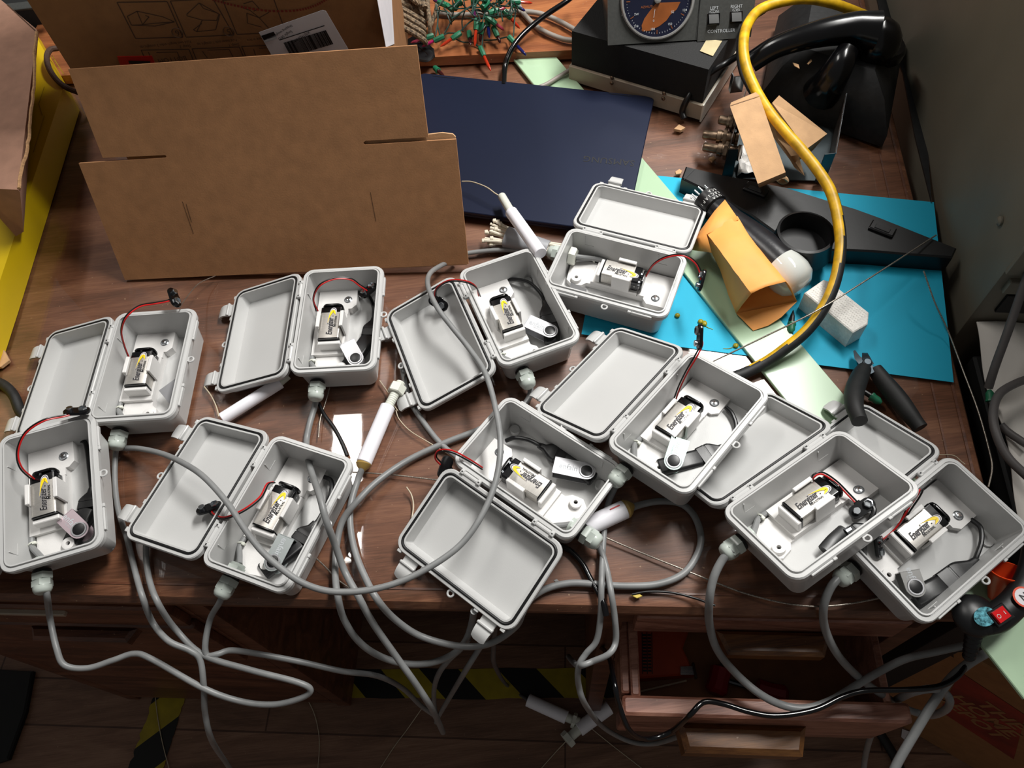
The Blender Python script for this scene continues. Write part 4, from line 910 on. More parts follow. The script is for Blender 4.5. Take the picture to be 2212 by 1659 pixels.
m = MB(); PT(m, 'Fold two length sides 2 straight up.', 357, 96, .0046, M['cardink'], sx=.9); PT(m, 'Step 2', 400, 100, .0050, M['cardink']); PT(m, 'Fold lower side 1 straight up.', 468, 91, .0046, M['cardink'], sx=.85)
PT(m, 'Step 1', 505, 97, .0050, M['cardink']); PT(m, 'and secure in box', 560, 84, .0046, M['cardink'], sx=.85); PT(m, '6', 383, 71, .010, M['cardink']); PT(m, '5', 494, 68, .010, M['cardink']); PT(m, 'BOTTOM', 372, 128, .008, M['cardink'])
for x, y in ((383, 71), (494, 68)): m.torus(.0058, .0004, M['cardink'], frame(onP(x, y, .0004), PN), 20, 4)
part(m, 'printed_text', t)
m = MB(); c = smooth([onP(*p, .0004) for p in [(430, -12), (470, 2), (520, 14), (580, 23), (640, 22), (680, 12), (712, -6)]], 7)
for i in range(0, len(c)-1, 1): m.line([c[i], c[i].lerp(c[i+1], .62)], PN, .0026, M['redlogo'])
part(m, 'red_stitch_line', t)
m = MB(); m.slab([onP(x, y, .0006) for x, y in ((253, 122), (328, 121), (345, 160), (268, 165))], PN, .0004, M['redtag']); m.line([onP(278, 134, .0007), onP(325, 135, .0007)], PN, .004, M['ink']); part(m, 'red_sticker', t)
lq = [(559, 70), (696, 22), (704, 24), (778, 150), (612, 165)]
m = MB(); m.slab([onP(x, y, .0008) for x, y in lq], PN, .0004, M['paper']); lb = part(m, 'shipping_label', t)
m = MB()
def LL(pts, w, mt=M['ink']): m.line([onP(x, y, .0009) for x, y in pts], PN, w, mt)
LL([(567, 82), (594, 73)], .006); LL([(571, 88), (597, 79)], .004, M['greyink']); LL([(604, 86), (701, 55)], .0010)
u0, u1 = V((613, 92)), V((703, 65)); dn = V((13, 24)); x = 0
while x < 1:
    wd = random.choice((.4, .7, 1.1, .5)); p = u0.lerp(u1, x); LL([(p.x, p.y), (p.x+dn.x*1.25, p.y+dn.y*1.25)], .0009*wd); x += .0075+wd*.010
part(m, 'barcode', t)
m = MB(); ta = -math.atan2(-27, 90)
PT(m, 'Shipping weight', 612, 66, .0040, M['ink'], ang=PI+.42, off=.001); PT(m, 'Single SKU', 616, 76, .0045, M['ink'], ang=PI+.42, off=.001); PT(m, 'X001FJ2HMG', 650, 80, .0045, M['ink'], ang=PI+.42, off=.001)
part(m, 'label_text', t)
sd = (PB_-PN*dp)-PB_; SN = V((pd.x, pd.y, 0))
def onS(x, y, off=0): return onplane(x, y, PB_+SN*off, SN)
m = MB(); m.slab([onS(814, -8, .0006), onS(846, -8, .0006), onS(852, 95, .0006), onS(834, 102, .0006)], SN, .0004, M['paper'])
for i in range(7): m.line([onS(822+i*3.2, -6, .0008), onS(832+i*2.4, 88, .0008)], SN, .0007, M['greyink'])
part(m, 'side_label', t)

# ------------------------------------------------------------------ carton flap and yellow bag at the left
t = thing('yellow_paper_bag', 'glossy yellow paper bag with brown cord handle lying at the left', 'bag', at(20, 350, 0))
def yb(pts, z): return [at(x, y, z) for x, y in pts]
top = yb([(138, 186), (0, 606), (-140, 1010), (-420, 560), (70, 64)], .045); bot = [V((p.x, p.y, .001)) for p in top]
c = sum(top, V())/5; bot = [c+(p-c)*1.0 for p in bot]; bot = [V((p.x, p.y, .001)) for p in bot]
m = MB(); mid = [V((p.x, p.y, .022)) + (p-c)*.012 for p in top]; m.loft([bot, mid, top], M['yellowbag']); part(m, 'bag_body', t)
m = MB()
for l in ([(96, 188), (84, 225), (92, 250)], [(96, 250), (72, 330)], [(112, 120), (138, 160)]): m.line([at(x, y, .0456) for x, y in l], (0, 0, 1), .0012, mat('bag_crease'+str(l[0][0]), 'a78c0a', .5, var=0))
part(m, 'fold_crease', t)
m = MB(); m.tube([at(*p) for p in ((124, 104, .052), (108, 108, .056), (101, 125, .058), (107, 150, .056), (124, 174, .052), (145, 190, .046), (170, 200, .030))], .0042, M['twine'], 10); part(m, 'cord_handle', t)
t = thing('torn_carton', 'pinkish brown torn carton flap resting on the yellow bag, upper left', 'carton', at(0, 250, .046))
z1 = .135
tp = [at(80, 64, z1), at(39, 410, z1), at(-60, 405, z1), at(-200, 90, z1), at(-12, -12, z1)]
cc = sum(tp, V())/5
m = MB(); lo = [V((p.x, p.y, .050)) for p in tp]; lo = [q+(cc-q)*V((1, 1, 0)).length*0 for q in lo]; lo[0] += V((-.05, -.03, 0)); lo[1] += V((-.05, .02, 0)); m.loft([lo, [p-V((0, 0, .004)) for p in tp], tp], M['cardp']); part(m, 'carton_flap', t)
m = MB(); m.line([at(16, 10, z1+.0005), at(76, 66, z1+.0005)], (0, 0, 1), .0012, M['cardink']); part(m, 'score_line', t)
m = MB(); e = smooth([at(79, 70, z1), at(74, 130, z1), at(73, 190, z1), at(68, 250, z1), at(60, 310, z1), at(50, 360, z1), at(40, 408, z1)], 5)
m.tube([p+V((random.uniform(-.0012, .0012), 0, .0004)) for p in e], .0021, M['cardedge'], 6, 0); part(m, 'torn_edge', t)
def chunk(label, pts, h, mt=None, z0=.001, name='cardboard_scrap', cat='cardboard', group=None):
    m = MB(); m.prism([tuple(at(x, y, z0)[:2]) for x, y in pts], z0, z0+h, mt or M['cardl'], bev=.0004); return solo(m, name, label, cat, group)
chunk('cardboard strip under the yellow bag edge on the left', [(36, 520), (60, 452), (62, 470), (52, 521)], .004)
chunk('corrugated cardboard corner at the left edge of the photo', [(-40, 690), (-2, 732), (24, 782), (6, 796), (-40, 800)], .004)
chunk('small cardboard scrap on the plank edge beside the green strip', [(1070, 121), (1078, 114), (1097, 122), (1094, 126), (1072, 127)], .003)
m = MB(); 
for i, (x, y) in enumerate(((1459, 281), (1467, 276), (1476, 280), (1480, 285), (1468, 287))): pass
chunk('curled wood shaving near the beige power supply', [(1455, 283), (1466, 273), (1480, 280), (1470, 286)], .004)
chunk('tiny wood chip above the blue card corner', [(1458, 374), (1467, 368), (1473, 372), (1470, 378), (1460, 380)], .003)
chunk('small wood chip below the tarnished connectors', [(1530, 345), (1541, 340), (1546, 346), (1538, 352)], .003)

# ------------------------------------------------------------------ laptop
t = thing('laptop', 'closed dark navy laptop, brand lettering upside down at its right end', 'laptop', at(1200, 330, 0))
LZ = .0150
TR = at(1414, 209, LZ); TL = at(920, 158, LZ); dx = (TL-TR).normalized(); BR = at(1380, 508, LZ); dy = V((0, 0, 1)).cross(dx); dy = dy if dy.y < 0 else -dy
wl = .356; dl = (BR-TR).dot(dy)
c = TR+dx*wl/2+dy*dl/2
TLp = Matrix(((dx.x, -dy.x*-1, 0, c.x), (dx.y, dy.y, 0, c.y), (0, 0, 1, 0), (0, 0, 0, 1)))
m = MB(); m.rloft([(wl/2-.004, dl/2-.004, .006, .0052), (wl/2-.0005, dl/2-.0005, .009, .0060), (wl/2, dl/2, .009, .0100)], M['navy'], TLp); part(m, 'base', t)
m = MB(); m.rloft([(wl/2, dl/2, .009, .0107), (wl/2, dl/2, .009, LZ-.0008), (wl/2-.0008, dl/2-.0008, .0085, LZ)], M['navy'], TLp); ld = part(m, 'lid', t)
m = MB(); m.rloft([(wl/2-.004, dl/2-.003, .006, .0098), (wl/2-.004, dl/2-.003, .006, .0109)], M['black'], TLp)
for (xa, ya, xb, yb_) in ((935, 161, 983, 166), (1315, 199, 1366, 205)):
    m.line([at(xa, ya, LZ+.0001), at(xa+1, ya+3.5, LZ+.0001), at(xb, yb_+3.5, LZ+.0001), at(xb, yb_, LZ+.0001)], (0, 0, 1), .0007, M['ink'])
part(m, 'hinge_cover', t)
m = MB(); m.text('SAMSUNG', .0158, M['ink'], frame(at(1315, 347, LZ+.0003), (0, 0, 1), (at(1283, 344, LZ)-at(1347, 350, LZ))), bold=0, sx=.98); sub(m, 'lettering', ld, t)
for x, y in ((970, 175), (1390, 222), (985, 455), (1360, 490)):
    q = at(x, y, LZ); m = MB(); m.cyl(V((q.x, q.y, .0002)), V((q.x, q.y, .0055)), .006, M['black'], 12); part(m, 'rubber_foot', t)

# ------------------------------------------------------------------ cyan card, green strip
bl = at(1256, 722, .0006); br = at(2060, 826, .0006); e = (br-bl).normalized(); pu = V((-e.y, e.x, 0)); trr = at(2017, 437, .0006); hh = (trr-br).dot(pu)
m = MB(); m.prism([tuple(p[:2]) for p in (bl, br, at(2017, 437, .0006), bl+pu*hh)], .0003, .0009, M['cyan'])
solo(m, 'blue_card', 'bright cyan sheet of card under the black nozzle and white foam', 'card')
q = [at(1080, 93, .006), at(1155, 68, .006), at(1825, 850, .006), at(2235, 1330, .006), at(2170, 1412, .006), at(1785, 912, .006)]
ra, rb = V((.10, 1.110)), V((.474, .095)); la = V((.043, 1.088)); wv = (rb-ra).normalized(); wn = V((wv.y, -wv.x))*-1
wn = wn if wn.x < 0 else -wn; wd = .060
pts = [ra, rb, rb+wn*wd, ra+wn*wd]
m = MB(); m.prism([tuple(p) for p in pts], .0011, .0050, M['green'], bev=.0008)
solo(m, 'fibreglass_strip', 'long pale green strip running diagonally under the laptop and boxes', 'strip')

# ------------------------------------------------------------------ plank along the back
m = MB(); g = [at(-200, 190, .018), at(960, 124, .018), at(1245, 112, .018), at(1700, 88, .018)]
p0, p1 = at(960, 122, .016), at(1240, 108, .016); dd = (p1-p0).normalized(); nn = V((-dd.y, dd.x, 0))
p0 = p0-dd*.7; p1 = p1+dd*.05
m.loft([[p0+V((0, 0, -.0155)), p1+V((0, 0, -.0155)), p1+nn*.3+V((0, 0, -.0155)), p0+nn*.3+V((0, 0, -.0155))], [p0, p1, p1+nn*.3, p0+nn*.3]], M['shelf'])
solo(m, 'wooden_plank', 'orange brown wooden plank lying along the back of the desk', 'plank')

# ------------------------------------------------------------------ string of mini lights
t = thing('string_lights', 'tangled green string lights with coloured mini bulbs behind the carton', 'lights', at(1040, 40, .018))
LT = [((926, 80, .03), (895, 90, .03), 'pink'), ((949, 83, .035), (919, 97, .03), 'mag'), ((986, 77, .035), (958, 96, .03), 'red'), ((1029, 52, .05), (1026, 92, .035), 'red'), ((1040, 60, .04), (1038, 80, .03), 'drk'),
      ((1070, 68, .035), (1076, 82, .03), 'drk'), ((1061, 44, .05), (1082, 60, .04), 'pink'), ((1095, 30, .045), (1117, 55, .03), 'red'), ((1106, 87, .03), (1131, 114, .02), 'blue'), ((1041, 111, .02), (1057, 146, .01), 'red'),
      ((1023, 4, .06), (1025, 34, .05), 'purp'), ((1053, 46, .045), (1056, 74, .035), 'blue'), ((1112, 3, .05), (1142, 6, .045), 'red'), ((1110, 10, .045), (1126, 19, .04), 'blue'), ((1014, 76, .03), (1016, 92, .03), 'drk'),
      ((956, 8, .05), (944, 3, .05), 'purp'), ((990, 3, .06), (978, -8, .06), 'red'), ((1066, 25, .06), (1082, 20, .06), 'pink'), ((1048, 10, .07), (1062, -4, .07), 'purp'), ((1085, -2, .06), (1096, -16, .06), 'red')]
for a, b, cc in LT:
    A_, B_ = at(*a), at(*b); d = (B_-A_); L_ = d.length; dn_ = d.normalized()
    m = MB(); T = frame(A_-dn_*.008, dn_); m.lathe([(.0040, 0), (.0044, .001), (.0044, .014), (.0038, .0155), (.0038, .017), (.0030, .0172)], M['bulbg'], T, 8); sk = part(m, 'socket', t)
    m = MB(); tip = max(.014, L_); m.lathe([(.0024, .0), (.0024, tip*.72), (.0019, tip*.86), (.0006, tip*1.0)], M['b_'+cc], frame(A_+dn_*.006, dn_), 10); sub(m, 'bulb', sk, t)
m = MB(); rnd = random.Random(5)
for w_ in ([(949, 83, .035), (966, 72, .03), (990, 70, .035), (1012, 50, .04), (1030, 38, .05)], [(986, 85, .03), (1000, 91, .022), (1020, 92, .022), (1034, 100, .02), (1041, 108, .02)], [(1041, 100, .022), (1045, 70, .03), (1060, 40, .05), (1085, 20, .05), (1108, -5, .05)], [(1045, 87, .02), (1070, 86, .022), (1095, 80, .025), (1104, 84, .03)], [(1109, 80, .03), (1112, 40, .04), (1117, -10, .05)],
           [(960, 72, .03), (972, 50, .035), (980, 20, .05), (975, -10, .06)], [(950, 75, .03), (945, 50, .03), (950, 15, .05)], [(941, 78, .03), (946, 40, .04), (942, 10, .05)], [(1000, 68, .03), (998, 45, .035), (1004, 20, .05), (1000, -8, .06)], [(985, -5, .06), (1010, 20, .055), (1035, 40, .05), (1070, 30, .05), (1100, 5, .05)], [(1018, 80, .03), (1040, 66, .04), (1052, 50, .045)]):
    m.tube([at(*p) for p in w_], .0011, M['wireg'], 6)
for i in range(26):
    x, y = rnd.uniform(965, 1110), rnd.uniform(-18, 40); m.tube([at(x+rnd.uniform(-34, 34)*j/1.5, y+rnd.uniform(-20, 26), .03+rnd.uniform(0, .05)) for j in range(-1, 3)], .0011, M['wireg'], 6)
part(m, 'wiring', t)
for i in range(9):
    x, y = rnd.uniform(975, 1100), rnd.uniform(-10, 34); A_ = at(x, y, .045+rnd.uniform(0, .03)); d = V((rnd.uniform(-1, 1), rnd.uniform(-1, 1), rnd.uniform(-.5, .5)))
    m = MB(); m.lathe([(.0040, 0), (.0044, .001), (.0044, .014), (.0030, .0165)], M['bulbg'], frame(A_, d), 8); part(m, 'socket', t)
def loose(label, a, b, cc, dark=False):
    A_, B_ = at(*a), at(*b); d = (B_-A_).normalized(); t = thing('loose_mini_bulb', label, 'bulb', V((A_.x, A_.y, A_.z-.004)), 'loose mini bulbs')
    m = MB(); m.lathe([(.0020, -.004), (.0044, .0), (.0044, .006), (.0050, .007), (.0050, .009), (.0030, .0095)], M['bulbg'], frame(A_, d), 10); part(m, 'socket', t)
    m = MB(); m.lathe([(.0030, .009), (.0026, .020), (.0018, .024), (.0004, .029)], M[cc], frame(A_, d), 10); part(m, 'bulb', t)
loose('loose dark red mini bulb lying just behind the laptop', (940, 147, .006), (955, 161, .006), 'b_drk')
loose('loose black tipped bulb with green socket on the cyan card', (1709, 712, .006), (1712, 684, .006), 'black')
loose('loose black tipped bulb with green socket under the cutters', (1897, 866, .006), (1868, 847, .006), 'black')
loose('loose bulb with green socket at the right desk edge', (2138, 850, .006), (2141, 880, .002), 'black')

# rope bundle
t = thing('rope_bundle', 'folded bundle of braided tan rope behind the printed carton', 'rope', at(890, 40, .018))
rnd = random.Random(3)
m = MB()
for i in range(8):
    y0 = -30+i*13; m.tube([at(850, y0-18, .05), at(868, y0-4, .05+.004*(i % 2)), at(892, y0+10, .048), at(914, y0+24, .04), at(918+rnd.uniform(-2, 4), y0+34, .03)], .0042, M['rope'], 8)
for i in range(4):
    m.tube([at(870+i*9, -30, .065), at(885+i*8, -8, .066), at(903+i*5, 8+i*3, .06)], .0042, M['rope'], 8)
part(m, 'rope_strands', t)
m = MB(); m.tube([at(926, -20, .05), at(924, 10, .052), at(928, 45, .045), at(929, 84, .024)], .0034, M['rope'], 8); m.tube([at(938, -20, .05), at(944, 5, .04), at(940, 30, .035), at(930, 55, .03)], .0034, M['rope'], 8); part(m, 'rope_tail', t)
m = MB(); m.tube([at(902, 95, .022), at(915, 105, .02), at(930, 118, .02), at(922, 128, .02), at(900, 125, .02)], .006, M['black'], 8, flat=.5); m.prism([tuple(at(x, y, .017)[:2]) for x, y in ((868, 98), (900, 78), (938, 110), (940, 124), (905, 128), (872, 122))], .017, .021, M['black'])
solo(m, 'hair_clip', 'black plastic strap curling out from under the rope', 'strap')

# cables at the back
cable('black power cable running over the green strip down behind the laptop', [(1255, -25, .06), (1225, 2, .055), (1180, 32, .045), (1140, 64, .036), (1112, 95, .03), (1096, 125, .02), (1090, 150, .012), (1088, 185, .012)], .0042, M['blackg'], 'power_cable', group=None)
cable('pale grey cable loop on the plank behind the green strip', [(1250, 88, .024), (1215, 84, .023), (1170, 65, .023), (1140, 40, .023), (1122, 15, .023), (1115, -20, .03)], .0040, M['greycab'], 'grey_lead', group='pale grey leads on the plank')
cable('pale grey lead arching from the bulbs to the black power supply', [(940, 28, .022), (985, 32, .022), (1050, 30, .022), (1110, 25, .023), (1160, 28, .024), (1200, 42, .024), (1245, 66, .024)], .0040, M['greycab'], 'grey_lead', group='pale grey leads on the plank')
cable('printed pale grey lead lying across the green strip end', [(1262, 128, .014), (1235, 148, .011), (1205, 167, .0105), (1180, 182, .0105), (1160, 190, .011)], .0032, M['greycab'], 'grey_lead', group=None)

# ------------------------------------------------------------------ black power supply on a beige chassis
FL_, FRr = at(1228, 176, 0), at(1513, 263, 0); e1 = (FRr-FL_).normalized(); e2 = V((-e1.y, e1.x, 0)); wS = (FRr-FL_).length; dS = .185
t = thing('power_supply', 'black ventilated power supply on a beige metal chassis, dial unit on top', 'power supply', (FL_+FRr)/2+e2*dS/2)
TS = Matrix(((e1.x, e2.x, 0, FL_.x), (e1.y, e2.y, 0, FL_.y), (0, 0, 1, 0), (0, 0, 0, 1)))
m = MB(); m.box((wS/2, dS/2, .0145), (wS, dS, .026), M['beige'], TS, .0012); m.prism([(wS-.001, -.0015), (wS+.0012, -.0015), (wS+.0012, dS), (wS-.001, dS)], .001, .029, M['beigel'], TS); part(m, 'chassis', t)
m = MB(); hS = .082
m.loft([[TS @ V(p) for p in ((.003, .004, .0255), (wS-.003, .004, .0255), (wS-.003, dS-.002, .0255), (.003, dS-.002, .0255))], [TS @ V(p) for p in ((.003, .004, hS), (wS-.003, .004, hS), (wS-.003, dS-.002, hS), (.003, dS-.002, hS))]], M['wrinkle']); part(m, 'cover', t)
for a, z in ((.335, .020), (.335, .029), (.72, .020), (.72, .029)):
    m = MB(); m.ball((0, 0, 0), .0030, M['brass'], frame(TS @ V((wS*a, -.0006, z)), -e2), 10, (1, 1, .7)); part(m, 'screw', t)
# dial controller standing on it
BL = at(1313, 98, hS+.002); BRc = at(1622, 79, hS+.002); x = (BRc-BL).normalized(); wc = (BRc-BL).length
al = math.radians(55); bk = V((-x.y, x.x, 0)); upv = bk*math.cos(al)+V((0, 0, 1))*math.sin(al); nf = x.cross(upv).normalized(); nf = nf if nf.y < 0 else -nf
t = thing('rotator_controller', 'dark grey controller with round azimuth dial and LEFT RIGHT rocker switches', 'controller', (BL+BRc)/2)
hc = .125
m = MB(); b0 = BL; prof = [b0, b0+upv*hc, b0+upv*hc+bk*.05, b0+bk*.12]
m.loft([prof, [p+x*wc for p in prof]], M['ctrl']); part(m, 'case', t)
def onC(px, py, off=0): return onplane(px, py, BL+nf*off, nf)
m = MB(); m.slab([onC(1506, 90, .0012), onC(1622, 80, .0012), onC(1634, -20, .0012), onC(1514, -20, .0012)], nf, .0012, M['ctrl']); m.line([onC(1504, 86, .0014), onC(1514, -10, .0014)], nf, .0006, M['ink']); pn = part(m, 'switch_panel', t)
dc = onC(1420, 0); rd = (onC(1420, 87)-dc).length; TD = frame(dc, nf, x)
m = MB(); m.lathe([(rd*.995, 0), (rd, .003), (rd*.97, .005), (rd*.93, .0052), (rd*.915, .002)], M['bezel'], TD, 48, False, False); dl_ = part(m, 'bezel', t)
m = MB(); m.lathe([(rd*.93, .0008), (.0001, .0008)], M['dial'], TD, 48, False, False); dface = part(m, 'dial_face', t)
m = MB()
def dpt(px, py, off=.0012): return onC(px, py, off)
m.slab([dpt(*p) for p in [(1418, 6), (1470, 4), (1462, 20), (1448, 32), (1440, 44), (1425, 56), (1405, 66), (1388, 68), (1386, 55), (1392, 40), (1402, 26)]], nf, .0002, M['dialor'])
for i in range(72):
    a = math.radians(i*5); r0 = .80 if i % 6 else .74; c1 = TD @ V((math.cos(a)*rd*.84, math.sin(a)*rd*.84, .0014)); c0 = TD @ V((math.cos(a)*rd*(r0+(.02 if i % 6 else 0)), math.sin(a)*rd*r0, .0014)); m.line([c0, c1], nf, .0004 if i % 6 else .0008, M['greyink'] if i % 6 else M['dialor'])
upx = (upv)
def CT(s, px, py, size, mt=M['greyink'], off=.0016, **k): m.text(s, size, mt, frame(dpt(px, py, off), nf, x), **k)
for s_, px, py in (('240', 1347, 32), ('210', 1374, 57), ('180', 1410, 63), ('150', 1447, 52), ('120', 1479, 22), ('SW', 1375, 31), ('SE', 1453, 26), ('0', 1412, 45)): CT(s_, px, py, .0042)
CT('AZIMUTH', 1399, 15, .0042, M['dialor'])
m.line([dpt(1415, 20), dpt(1412, 38)], nf, .0005, M['paper']); sub(m, 'dial_print', dface, t)
m = MB(); m.lathe([(.0045, .001), (.0045, .005), (.0030, .006), (.0001, .006)], M['bezel'], frame(dc, nf), 16); part(m, 'hub', t)
for cx, cy, lab in ((1541, 41, 0), (1590, 37, 1)):
    T = frame(onC(cx, cy, .0012), nf, x)
    m = MB(); m.box((0, 0, .0006), (.0170, .0150, .0012), M['blackg'], T, .0004); m.loft([[T @ V(p) for p in ((-.0065, -.006, .001), (.0065, -.006, .001), (.0065, .006, .001), (-.0065, .006, .001))], [T @ V(p) for p in ((-.0065, -.0055, .0065), (.0065, -.0055, .0065), (.0065, .004, .0025), (-.0065, .004, .0025))]], M['grip']); part(m, 'rocker_switch', t)
m = MB()
for s_, px, py, sz in (('LEFT', 1543, 17.5, .0058), ('(CCW)', 1543, 25, .0044), ('RIGHT', 1591, 14, .0058), ('(CW)', 1590, 21, .0044), ('CONTROLLER', 1558, 67, .0062)): CT(s_, px, py, sz, off=.0015, sx=.95)
sub(m, 'panel_text', pn, t)
cable('flat black three core cord hanging down the corner of the power supply', [(1600, 116, .06), (1572, 135, .075), (1545, 150, .07), (1520, 170, .055), (1500, 190, .04), (1484, 215, .03), (1474, 240, .012), (1478, 256, .005)], .0045, M['black'], 'power_cable', group=None)
m = MB(); m.slab([at(1512, 110, .0835), at(1527, 84, .0835), (at(1560, 88, .0835)), at(1540, 121, .0835)], (0, 0, 1), .0006, mat('aged_yellow_label', 'b0a27c', .6)); solo(m, 'paper_tag', 'small aged yellow paper tag hanging below the controller', 'label')

# yellow and black cable
P = [(1905, 48, .07), (1860, 30, .09), (1800, 8, .11), (1740, -2, .12), (1685, 5, .12), (1640, 22, .12), (1614, 55, .12), (1606, 95, .118), (1611, 140, .11), (1628, 185, .10), (1655, 232, .095), (1690, 277, .09), (1730, 322, .085), (1768, 370, .08), (1795, 415, .075), (1810, 470, .07), (1816, 530, .062), (1806, 600, .055), (1782, 660, .045), (1742, 715, .032), (1690, 758, .02), (1650, 785, .012), (1605, 808, .008), (1560, 822, .006)]
m = MB()
def yf(u, nv):
    w = min(1, max(0, (u-.52)/.22)); q = V((-.25, -.75, .6)).lerp(V((-.85, .35, .40)), w).normalized(); lim = -.45+w*.95+max(0, u-.78)*1.6
    return M['cabyel'] if nv.dot(q) > lim else M['blackr']
m.tube([at(*p) for p in P], .0066, None, 20, 8, mfun=yf); solo(m, 'yellow_black_cable', 'thick cable, yellow above and black below, arching over the nozzle and foam', 'cable')
cable('dark cable following behind the yellow one down to the kraft box', [(1650, 22, .10), (1612, 50, .10), (1598, 100, .09), (1602, 150, .085), (1620, 190, .08), (1636, 215, .07)], .0045, M['blackr'], 'power_cable', group=None)

# ------------------------------------------------------------------ old black telephone
t = thing('telephone', 'old black telephone with glossy handset in the dark corner by the cabinet', 'telephone', at(1790, 190, 0))
m = MB(); b = [at(1640, 225, .001), at(1905, 318, .001), at(1942, 120, .001), at(1675, 60, .001)]; c = sum(b, V())/4
m.loft([b, [c+(p-c)*1.0+V((0, 0, .02)) for p in b], [c+(p-c)*.80+V((0, 0, .055)) for p in b], [c+(p-c)*.55+V((0, 0, .075)) for p in b]], M['blackr']); part(m, 'body', t)  # real body, spread wider so its black stands in for the corner's shade
m = MB(); m.tube([at(1622, 135, .070), at(1680, 100, .090), at(1760, 75, .105), at(1840, 62, .110), at(1892, 68, .108)], lambda u: .014+.012*u**2, M['blackg'], 16); part(m, 'handset_grip', t)
m = MB(); m.ball(at(1895, 92, .09), .030, M['blackg'], None, 22, (1, 1, 1.1)); m.lathe([(.030, 0), (.031, .012), (.028, .016)], M['blackg'], Matrix.Translation(at(1900, 118, .06)), 22); part(m, 'ear_piece', t)
m = MB(); m.tube([at(1832, 108, .095), at(1815, 140, .085), at(1790, 180, .06), at(1775, 200, .04)], lambda u: .014+.012*u, M['blackg'], 16); part(m, 'cradle_arm', t)
chunk('pale chip of paint on top of the black telephone', [(1712, 136), (1725, 140), (1727, 149), (1716, 143)], .001, M['cardl'], .076)
chunk('second pale chip on top of the black telephone', [(1743, 138), (1752, 128), (1754, 133), (1746, 140)], .001, M['cardl'], .076)
m = MB(); m.prism([tuple(at(x, y, .0)[:2]) for x, y in ((1950, -60), (1880, -60), (1905, 60), (1948, 160), (1975, 300), (2010, 440), (2000, 300), (1975, 100))], .001, .0035, M['blackr']); solo(m, 'dark_strip', 'thin dark strip lying in the gap between desk and cabinet', 'strip')  # thin dark strip along the gap beside the cabinet

# ------------------------------------------------------------------ sheet metal bracket with tarnished connectors
t = thing('metal_chassis', 'open sheet metal chassis holding small brown boxes and old connectors', 'chassis', at(1690, 330, 0))
c0, c1, c2, c3 = at(1560, 386, .001), at(1782, 392, .001), at(1806, 262, .001), at(1600, 246, .001)
m = MB(); m.prism([tuple(p[:2]) for p in (c0, c1, c2, c3)], .001, .0022, M['bluesteel']); part(m, 'base_plate', t)
H1 = .052
def wall(m, a, b, h0, h1, th, mt):
    d = (b-a).normalized(); n = V((-d.y, d.x, 0))*th
    m.hexa([a, b, b+n, a+n], [a+V((0, 0, h0)), b+V((0, 0, h1)), b+n+V((0, 0, h1)), a+n+V((0, 0, h0))], mt)
m = MB(); wall(m, c1, c2+(c2-c1)*.35, .048, .048, .0012, M['darksteel']); wall(m, c1+V((-.014, .0, 0)), c1, .048, .048, .0012, M['bluesteel']); part(m, 'side_wall', t)
m = MB(); m.tube([c1+V((0, 0, .0485)), c2+(c2-c1)*.35+V((0, 0, .0485))], .0008, M['steel'], 6, 0); part(m, 'bright_edge', t)
m = MB(); wall(m, c0, c3, .050, .050, .0012, M['darksteel']); wall(m, c0, c0+V((.012, -.002, 0)), .050, .050, .0012, M['bluesteel']); part(m, 'side_wall', t)
m = MB(); q = at(1594, 182, .065); m.box(q, (.016, .0012, .026), M['steel'], None, .0003); m.box(q+V((-.008, .004, 0)), (.0012, .009, .026), M['steel']); part(m, 'upright_tab', t)
for i, (a, b) in enumerate((((1592, 300, .030), (1518, 291, .028)), ((1596, 330, .026), (1519, 317, .022)), ((1600, 268, .045), (1553, 258, .043)))):
    A_, B_ = at(*a), at(*b); d = B_-A_; Ln = d.length
    s = thing('coaxial_connector', ('tarnished brass connector sticking out left, middle of the three', 'tarnished brass connector sticking out left, lowest of the three', 'tarnished brass connector sticking out left, highest of the three')[i], 'connector', A_, 'tarnished connectors on the chassis')
    T = frame(A_, d); m = MB(); m.lathe([(.0105, -.002), (.0105, .002), (.0082, .003), (.0082, Ln*.45), (.0090, Ln*.46), (.0090, Ln*.58), (.0062, Ln*.6), (.0062, Ln*.95), (.0050, Ln)], M['brass'], T, 20); part(m, 'barrel', s)
    m = MB(); m.lathe([(.012, Ln*.30), (.012, Ln*.40)], M['brass'], T, 6); part(m, 'nut', s)
m = MB(); N = 10; pts = []
for i in range(N):
    for j in range(N): x_ = 1592+70*i/(N-1)+(8 if j < 5 else 0); y_ = 318+64*j/(N-1); p = at(x_, y_, .003); pts.append((p.x, p.y, .004+.012*abs(math.sin(i*1.3+j*.7))*random.uniform(.5, 1)))
m.faces(pts, [(i*N+j, (i+1)*N+j, (i+1)*N+j+1, i*N+j+1) for i in range(N-1) for j in range(N-1)], M['tissue']); o = solo(m, 'white_tissue', 'crumpled white tissue inside the sheet metal chassis', 'tissue'); o.modifiers.new('s', 'SOLIDIFY').thickness = .0006
